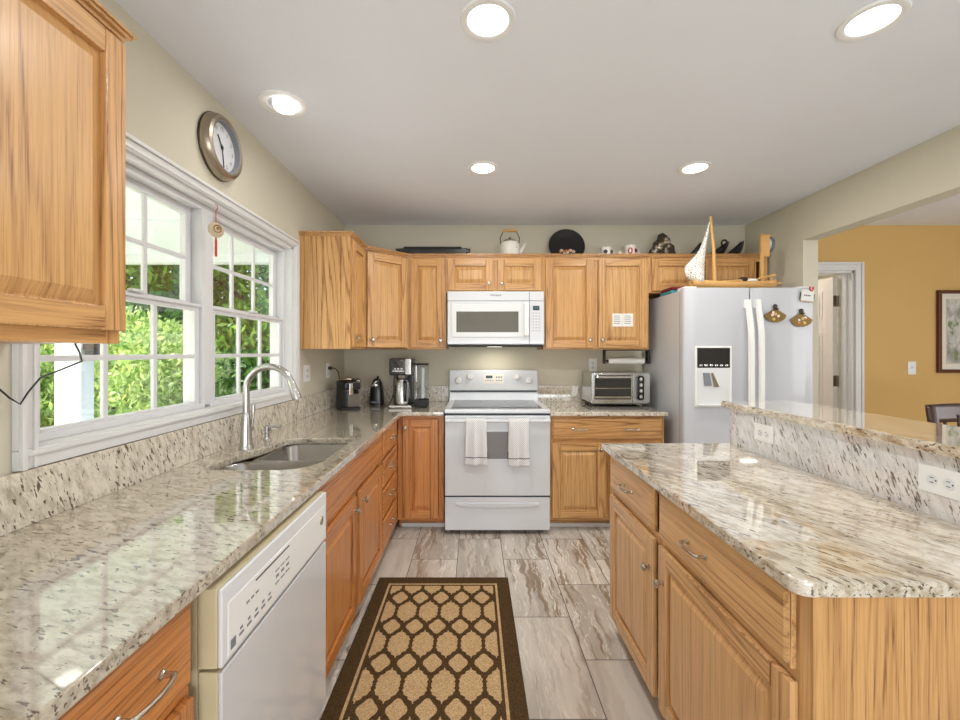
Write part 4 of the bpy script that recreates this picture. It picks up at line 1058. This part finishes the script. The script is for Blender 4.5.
# ------------------------------------------------------------------ clock, charm, lamps
ck = thing('wall_clock', 'round pewter rimmed wall clock above the window', 'clock', (XL+.001, 1.895, 2.222), PI/2)
MB().lathe([(.137, 0), (.140, -.012), (.136, -.03), (.128, -.043), (.116, -.048), (.108, -.044), (.104, -.03), (.104, -.016), (0, -.016), (0, 0)], (0, 0, 0), 'Y', 56).build('rim', M_PEWTER, ck)
MB().lathe([(.139, -.0), (.1425, -.006), (.139, -.012)], (0, 0, 0), 'Y', 56).build('rim_edge', M_BRONZE, ck)
MB().lathe([(0, -.018), (.1035, -.018), (.1035, -.016)], (0, 0, 0), 'Y', 48).build('dial', flat('clock_dial', (205, 206, 208), .5), ck)
MB().lathe([(.1038, -.018), (.1042, -.043), (.108, -.0445)], (0, 0, 0), 'Y', 48).build('inner_bezel', M_GREY, ck)
for k in range(12):
    a = PI/2-k*PI/6
    text_mesh(str(k if k else 12), .026, 'numeral', M_GREY, ck, (.082*math.cos(a), -.0186, .082*math.sin(a)), (PI/2, 0, 0), .0004)
def hand(ang, ln, w, nm): MB().bar((-.012*math.sin(ang), -.0215, -.012*math.cos(ang)), (ln*math.sin(ang), -.0215, ln*math.cos(ang)), .0015, w).build(nm, M_SEAM, ck)
hand(math.radians(-36), .055, .006, 'hour_hand'); hand(math.radians(172), .085, .004, 'minute_hand')
MB().lathe([(0, -.026), (.006, -.025), (.007, -.018)], (0, 0, 0), 'Y', 14).build('hub', M_SEAM, ck)
ch = thing('hanging_charm', 'round shell charm with red tassel hanging before the window mullion', 'charm', (XL+.038, 1.822, 1.928), .9*0-.6)
MB().tube([(0, 0, -.06), (0, 0, -.01), (.0, .006, .0), (0, .008, .012), (0, -.004, .018)], .0018, 6).build('string', M_RED, ch)
MB().lathe([(0, -.010), (.02, -.009), (.031, -.004), (.033, 0), (.031, .004), (.02, .009), (0, .010)], (0, 0, -.092), 'X', 28).build('shell_disc', M_BEIGE, ch)
MB().lathe([(.012, .0085), (.014, .012), (.018, .0085)], (0, .002, -.088), 'X', 20).ball((.010, .004, -.086), .007, 0, (.6, 1, 1), 8, 6).build('relief', M_BRASS, ch)
MB().tube([(0, 0, -.122), (0, 0, -.14), (0, 0, -.205)], [.0025, .005, .0055], 8).build('tassel', M_RED, ch)
def can(x, y, label, eyeball=False, proto=None):
    if proto is None:
        t = thing('recessed_light', label, 'ceiling light', (x, y, CZ), 0, 'recessed ceiling lights')
        MB().lathe([(.068, .0), (.07, -.004), (.082, -.007), (.092, -.005), (.094, 0)], (0, 0, 0), n=40).build('trim_ring', M_WHITE, t)
        MB().lathe([(.0, -.003), (.05, -.0035), (.066, -.002), (.069, .0)], (0, 0, 0), n=36).build('lens', M_LAMP, t)
    else:
        t = dup(proto); t.location = (x, y, CZ); t['label'] = label
    l = light('recessed_lamp', 'AREA', (x, y, CZ-.012), 6.5, (1, .97, .93), (0, 0, 0), .13)
    return t
p0 = can(.047, 1.433, 'lit recessed ceiling light nearest the viewer, middle of the ceiling')
can(1.337, 1.433, 'lit recessed ceiling light at the upper right, over the island', proto=p0)
can(.055, 2.586, 'lit recessed ceiling light over the floor before the range', proto=p0)
can(1.339, 2.586, 'lit recessed ceiling light before the fridge', proto=p0)
t = thing('recessed_light', 'recessed eyeball ceiling light over the sink beside the clock', 'ceiling light', (-.858, 1.918, CZ), 0, 'recessed ceiling lights')
MB().lathe([(.066, 0), (.068, -.006), (.085, -.008), (.103, -.005), (.105, 0)], (0, 0, 0), n=40).build('trim_ring', M_WHITE, t)
MB().ball((0, 0, .02), .064, 0, (1, 1, .75), 24, 14).build('eyeball', M_APPL2, t)
MB().lathe([(.0, -.0335), (.03, -.033), (.044, -.0285), (.047, -.018), (.05, -.016)], (.012, -.008, 0), n=30).build('lens', M_LAMP, t)
light('recessed_lamp', 'AREA', (-.846, 1.91, CZ-.06), .7, (1, .97, .93), (0, 0, 0), .09)

# ------------------------------------------------------------------ rug, cord, dining room
RX0, RX1, RY0, RY1 = -.548, .197, .55, 2.475
rug = MB().box(RX0, RX1, RY0, RY1, .001, .009, 0, .003).build('rug', rug_mat(RX0, RX1, RY0, RY1))
tag(rug, 'brown runner rug with tan trellis pattern on the tile floor', 'rug')
cd = MB().tube([(-.90,.963,1.333),(-.925,1.0,1.315),(-.95,1.034,1.293),(-1.02,1.05,1.27),(-1.085,1.067,1.25),(-1.10,1.052,1.215),(-1.104,1.038,1.188),(-1.11,1.02,1.205),(-1.112,.99,1.238),(-1.12,.93,1.27)], .0022, 8)
tag(cd.build('power_cord', M_BLACK), 'thin black cord looping under the nearest wall cabinet across the window', 'cord')
pf = thing('framed_picture', 'framed landscape print with cream mat on the ochre wall', 'picture', (4.37, YB-.002, 1.495))
hw, hh = .305, .362
m = MB()
for a in ((-hw, hw, hh-.03, hh), (-hw, hw, -hh, -hh+.03)): m.box(a[0], a[1], -.025, 0, a[2], a[3], 0, .005)
for s in (-1, 1): m.box(min(s*hw, s*(hw-.03)), max(s*hw, s*(hw-.03)), -.025, 0, -hh+.03, hh-.03, 0, .005)
m.build('frame', M_FRAMEW, pf)
MB().box(-hw+.03, hw-.03, -.010, -.002, -hh+.03, hh-.03).build('mat_board', M_CREAM, pf)
MB().box(-hw+.085, hw-.085, -.0115, -.0095, -hh+.085, hh-.085).build('print', art_mat(), pf)
m = MB(); q = .078
m.box(-hw+q, hw-q, -.0108, -.0098, hh-q-.004, hh-q).box(-hw+q, hw-q, -.0108, -.0098, -hh+q, -hh+q+.004).box(-hw+q, -hw+q+.004, -.0108, -.0098, -hh+q, hh-q).box(hw-q-.004, hw-q, -.0108, -.0098, -hh+q, hh-q)
m.build('mat_line', M_BEIGE, pf)
dc = thing('dining_chair', 'dark walnut dining chair behind the raised bar', 'chair', (3.09, 2.62, 0), math.radians(-6))
MB().box(-.22, .22, -.42, .0, .43, .465, 0, .012).build('seat', M_DARKWOOD, dc)
for x in (-.2, .2):
    MB().tube([(x, -.02, 0), (x, -.02, .45), (x, .02, .75), (x, .05, .97)], [.016, .02, .02, .017], 10).build('leg', M_DARKWOOD, dc)
    MB().tube([(x, -.39, 0), (x, -.39, .44)], [.014, .02], 10).build('leg', M_DARKWOOD, dc)
def rail(u, v):
    x = -.225+.45*u; return (x, .045+.02*v+.03*math.sin(PI*u), 0.865+.115*v+.008*math.sin(PI*u))
MB().grid(rail, 16, 4).build('top_rail', M_DARKWOOD, dc, solid=.024)
for k in range(4): MB().tube([(-.12+.08*k, -.01, .46), (-.12+.08*k, .05, .70), (-.12+.08*k, .07, .92)], .009, 8).build('spindle', M_DARKWOOD, dc)

# ------------------------------------------------------------------ outdoors
GZ = -.35
struct(MB().box(-60, -4.7, -25, 60, GZ-.1, GZ).box(-4.7, XL-.14, 4.6, 60, GZ-.1, GZ), 'trim_4', M_GRASS, 'bright green lawn beyond the porch', 'lawn')
struct(MB().box(-4.7, XL-.14, -6, 4.6, GZ-.1, -.12), 'trim_5', M_DECK, 'pale concrete porch floor', 'porch floor')
m = MB().box(-4.7, XL-.141, -6, 4.6, 2.31, 2.5).box(-4.6, XL-.141, 4.32, 4.45, 2.225, 2.312, 0, .004).box(-4.6, XL-.141, 3.19, 3.48, 2.292, 2.312, 0, .003).box(-4.6, -4.45, -6, 4.32, 2.225, 2.312, 0, .004)
for y in (1.6, .0, -1.6): m.box(-4.45, XL-.141, y, y+.29, 2.292, 2.312, 0, .003)
struct(m, 'trim_6', M_PORCH, 'white porch ceiling with battens and edge beam', 'porch ceiling')
pc = thing('porch_column', 'square white porch column outside the nearer window', 'column', (-4.105, 4.385, -.12))
MB().box(-.135, .135, -.075, .075, .1, 2.30, 0, .006).build('shaft', M_PORCH, pc); MB().box(-.155, .155, -.095, .095, 0, .14, 0, .008).build('plinth', M_PORCH, pc); MB().box(-.155, .155, -.095, .095, 2.26, 2.345, 0, .006).build('capital', M_PORCH, pc)
ln = thing('porch_lantern', 'dark lantern fixed to the side of the porch column', 'lantern', (-3.968, 4.36, 1.36))
MB().box(.0, .03, -.03, .03, -.02, .1, 0, .003).build('bracket', M_BLACKM, ln); MB().box(.03, .13, -.05, .05, -.10, .10, 0, .006).build('lamp_housing', M_BLACKM, ln)
MB().lathe([(.08, .10), (.02, .14), (0, .15)], (.09, 0, 0), n=4).build('cap', M_BLACKM, ln)
def foliage(name, mat_, parent, blobs, n, size, seed):
    rnd = random.Random(seed); vs, fs = [], []
    tot = sum(b[3]*b[4] for b in blobs)
    for cx, cy, cz, rx, rz in blobs:
        k = int(n*rx*rz/tot)
        for i in range(k):
            while True:
                p = Vector((rnd.uniform(-1, 1), rnd.uniform(-1, 1), rnd.uniform(-1, 1)))
                if .45 < p.length < 1: break
            q = Vector((cx+p.x*rx, cy+p.y*rx, cz+p.z*rz))
            if q.z < .03: continue
            a = Vector((rnd.gauss(0, 1), rnd.gauss(0, 1), rnd.gauss(0, .5))).normalized(); b = a.orthogonal().normalized(); b.rotate(Matrix.Rotation(rnd.uniform(0, 6.28), 3, a))
            s = size*rnd.uniform(.6, 1.3); c_ = a.cross(b)*.5; i0 = len(vs)
            vs += [q-b*s, q+c_*s*.8+b*s*.1, q+b*s, q-c_*s*.8+b*s*.1]; fs.append((i0, i0+1, i0+2, i0+3))
    me = bpy.data.meshes.new(name); me.from_pydata([tuple(v) for v in vs], [], fs); me.materials.append(mat_)
    o = bpy.data.objects.new(name, me); COL.objects.link(o); o.parent = parent
    return o
def tree(x, y, h, r, seed, mat_, label, n=15000, size=.085, low=.9):
    rnd = random.Random(seed)
    t = thing('tree', label, 'tree', (x, y, GZ), rnd.uniform(0, 6), 'trees beyond the porch')
    m = MB().tube([(0, 0, 0), (.08, .03, h*.3), (.02, .1, h*.6), (.06, 0, h*.85)], [.17, .13, .09, .04], 10)
    for k in range(5):
        a = k*1.3+seed; z = h*(.25+.1*k); m.tube([(.05, .03, z), (.4*r*math.cos(a), .4*r*math.sin(a), z+.5), (.75*r*math.cos(a), .75*r*math.sin(a), z+.9)], [.06, .04, .015], 8)
    m.build('trunk', M_BARK, t)
    blobs = [(rnd.uniform(-.5, .5)*r, rnd.uniform(-.5, .5)*r, low+(h-low)*k/7, r*rnd.uniform(.6, .85), h*.16) for k in range(8)]
    foliage('foliage', mat_, t, blobs, n, size, seed)
    return t
tree(-3.9, 8.2, 6.5, 1.7, 1, M_LEAF, 'leafy green tree seen through the right part of the far window')
tree(-5.6, 8.6, 7.0, 1.8, 2, M_LEAF3, 'dark green tree seen through the left part of the far window')
tree(-7.4, 8.0, 6.6, 1.8, 3, M_LEAF, 'leafy green tree seen at the right side of the near window')
tree(-9.2, 8.6, 7.2, 2.0, 4, M_LEAF3, 'dark green tree seen in the middle of the near window')
tree(-11.2, 9.0, 7.0, 2.2, 5, M_LEAF, 'leafy green tree seen left of the porch column')
tree(-5.2, 12.5, 9.0, 2.6, 6, M_LEAF3, 'tall tree standing far behind the others, right')
tree(-9.5, 13.0, 9.5, 2.8, 7, M_LEAF, 'tall tree standing far behind the others, middle')
tree(-14.0, 13.0, 9.5, 3.0, 8, M_LEAF3, 'tall tree standing far behind the others, left')
tree(-3.2, 12.5, 9.0, 2.2, 9, M_LEAF, 'tall tree standing far behind the others, rightmost')
def shrub(x, y, h, r, seed, label):
    t = thing('shrub', label, 'shrub', (x, y, GZ), 0, 'shrubs beside the porch')
    rnd = random.Random(seed); blobs = [(rnd.uniform(-.3, .3)*r, rnd.uniform(-.3, .3)*r, h*(.2+.65*k/5), r*rnd.uniform(.7, .95), h*.2) for k in range(6)]
    MB().tube([(0, 0, 0), (.03, 0, h*.5)], [.04, .02], 8).build('stem', M_BARK, t)
    foliage('foliage', M_LEAF2, t, blobs, 7000, .05, seed)
shrub(-4.05, 5.9, 2.0, .75, 21, 'pale green shrub at the lower right of the near window')
shrub(-5.1, 6.0, 2.2, .8, 22, 'pale green shrub in the middle of the near window')
shrub(-6.2, 5.7, 1.9, .75, 23, 'pale green shrub left of the porch column')
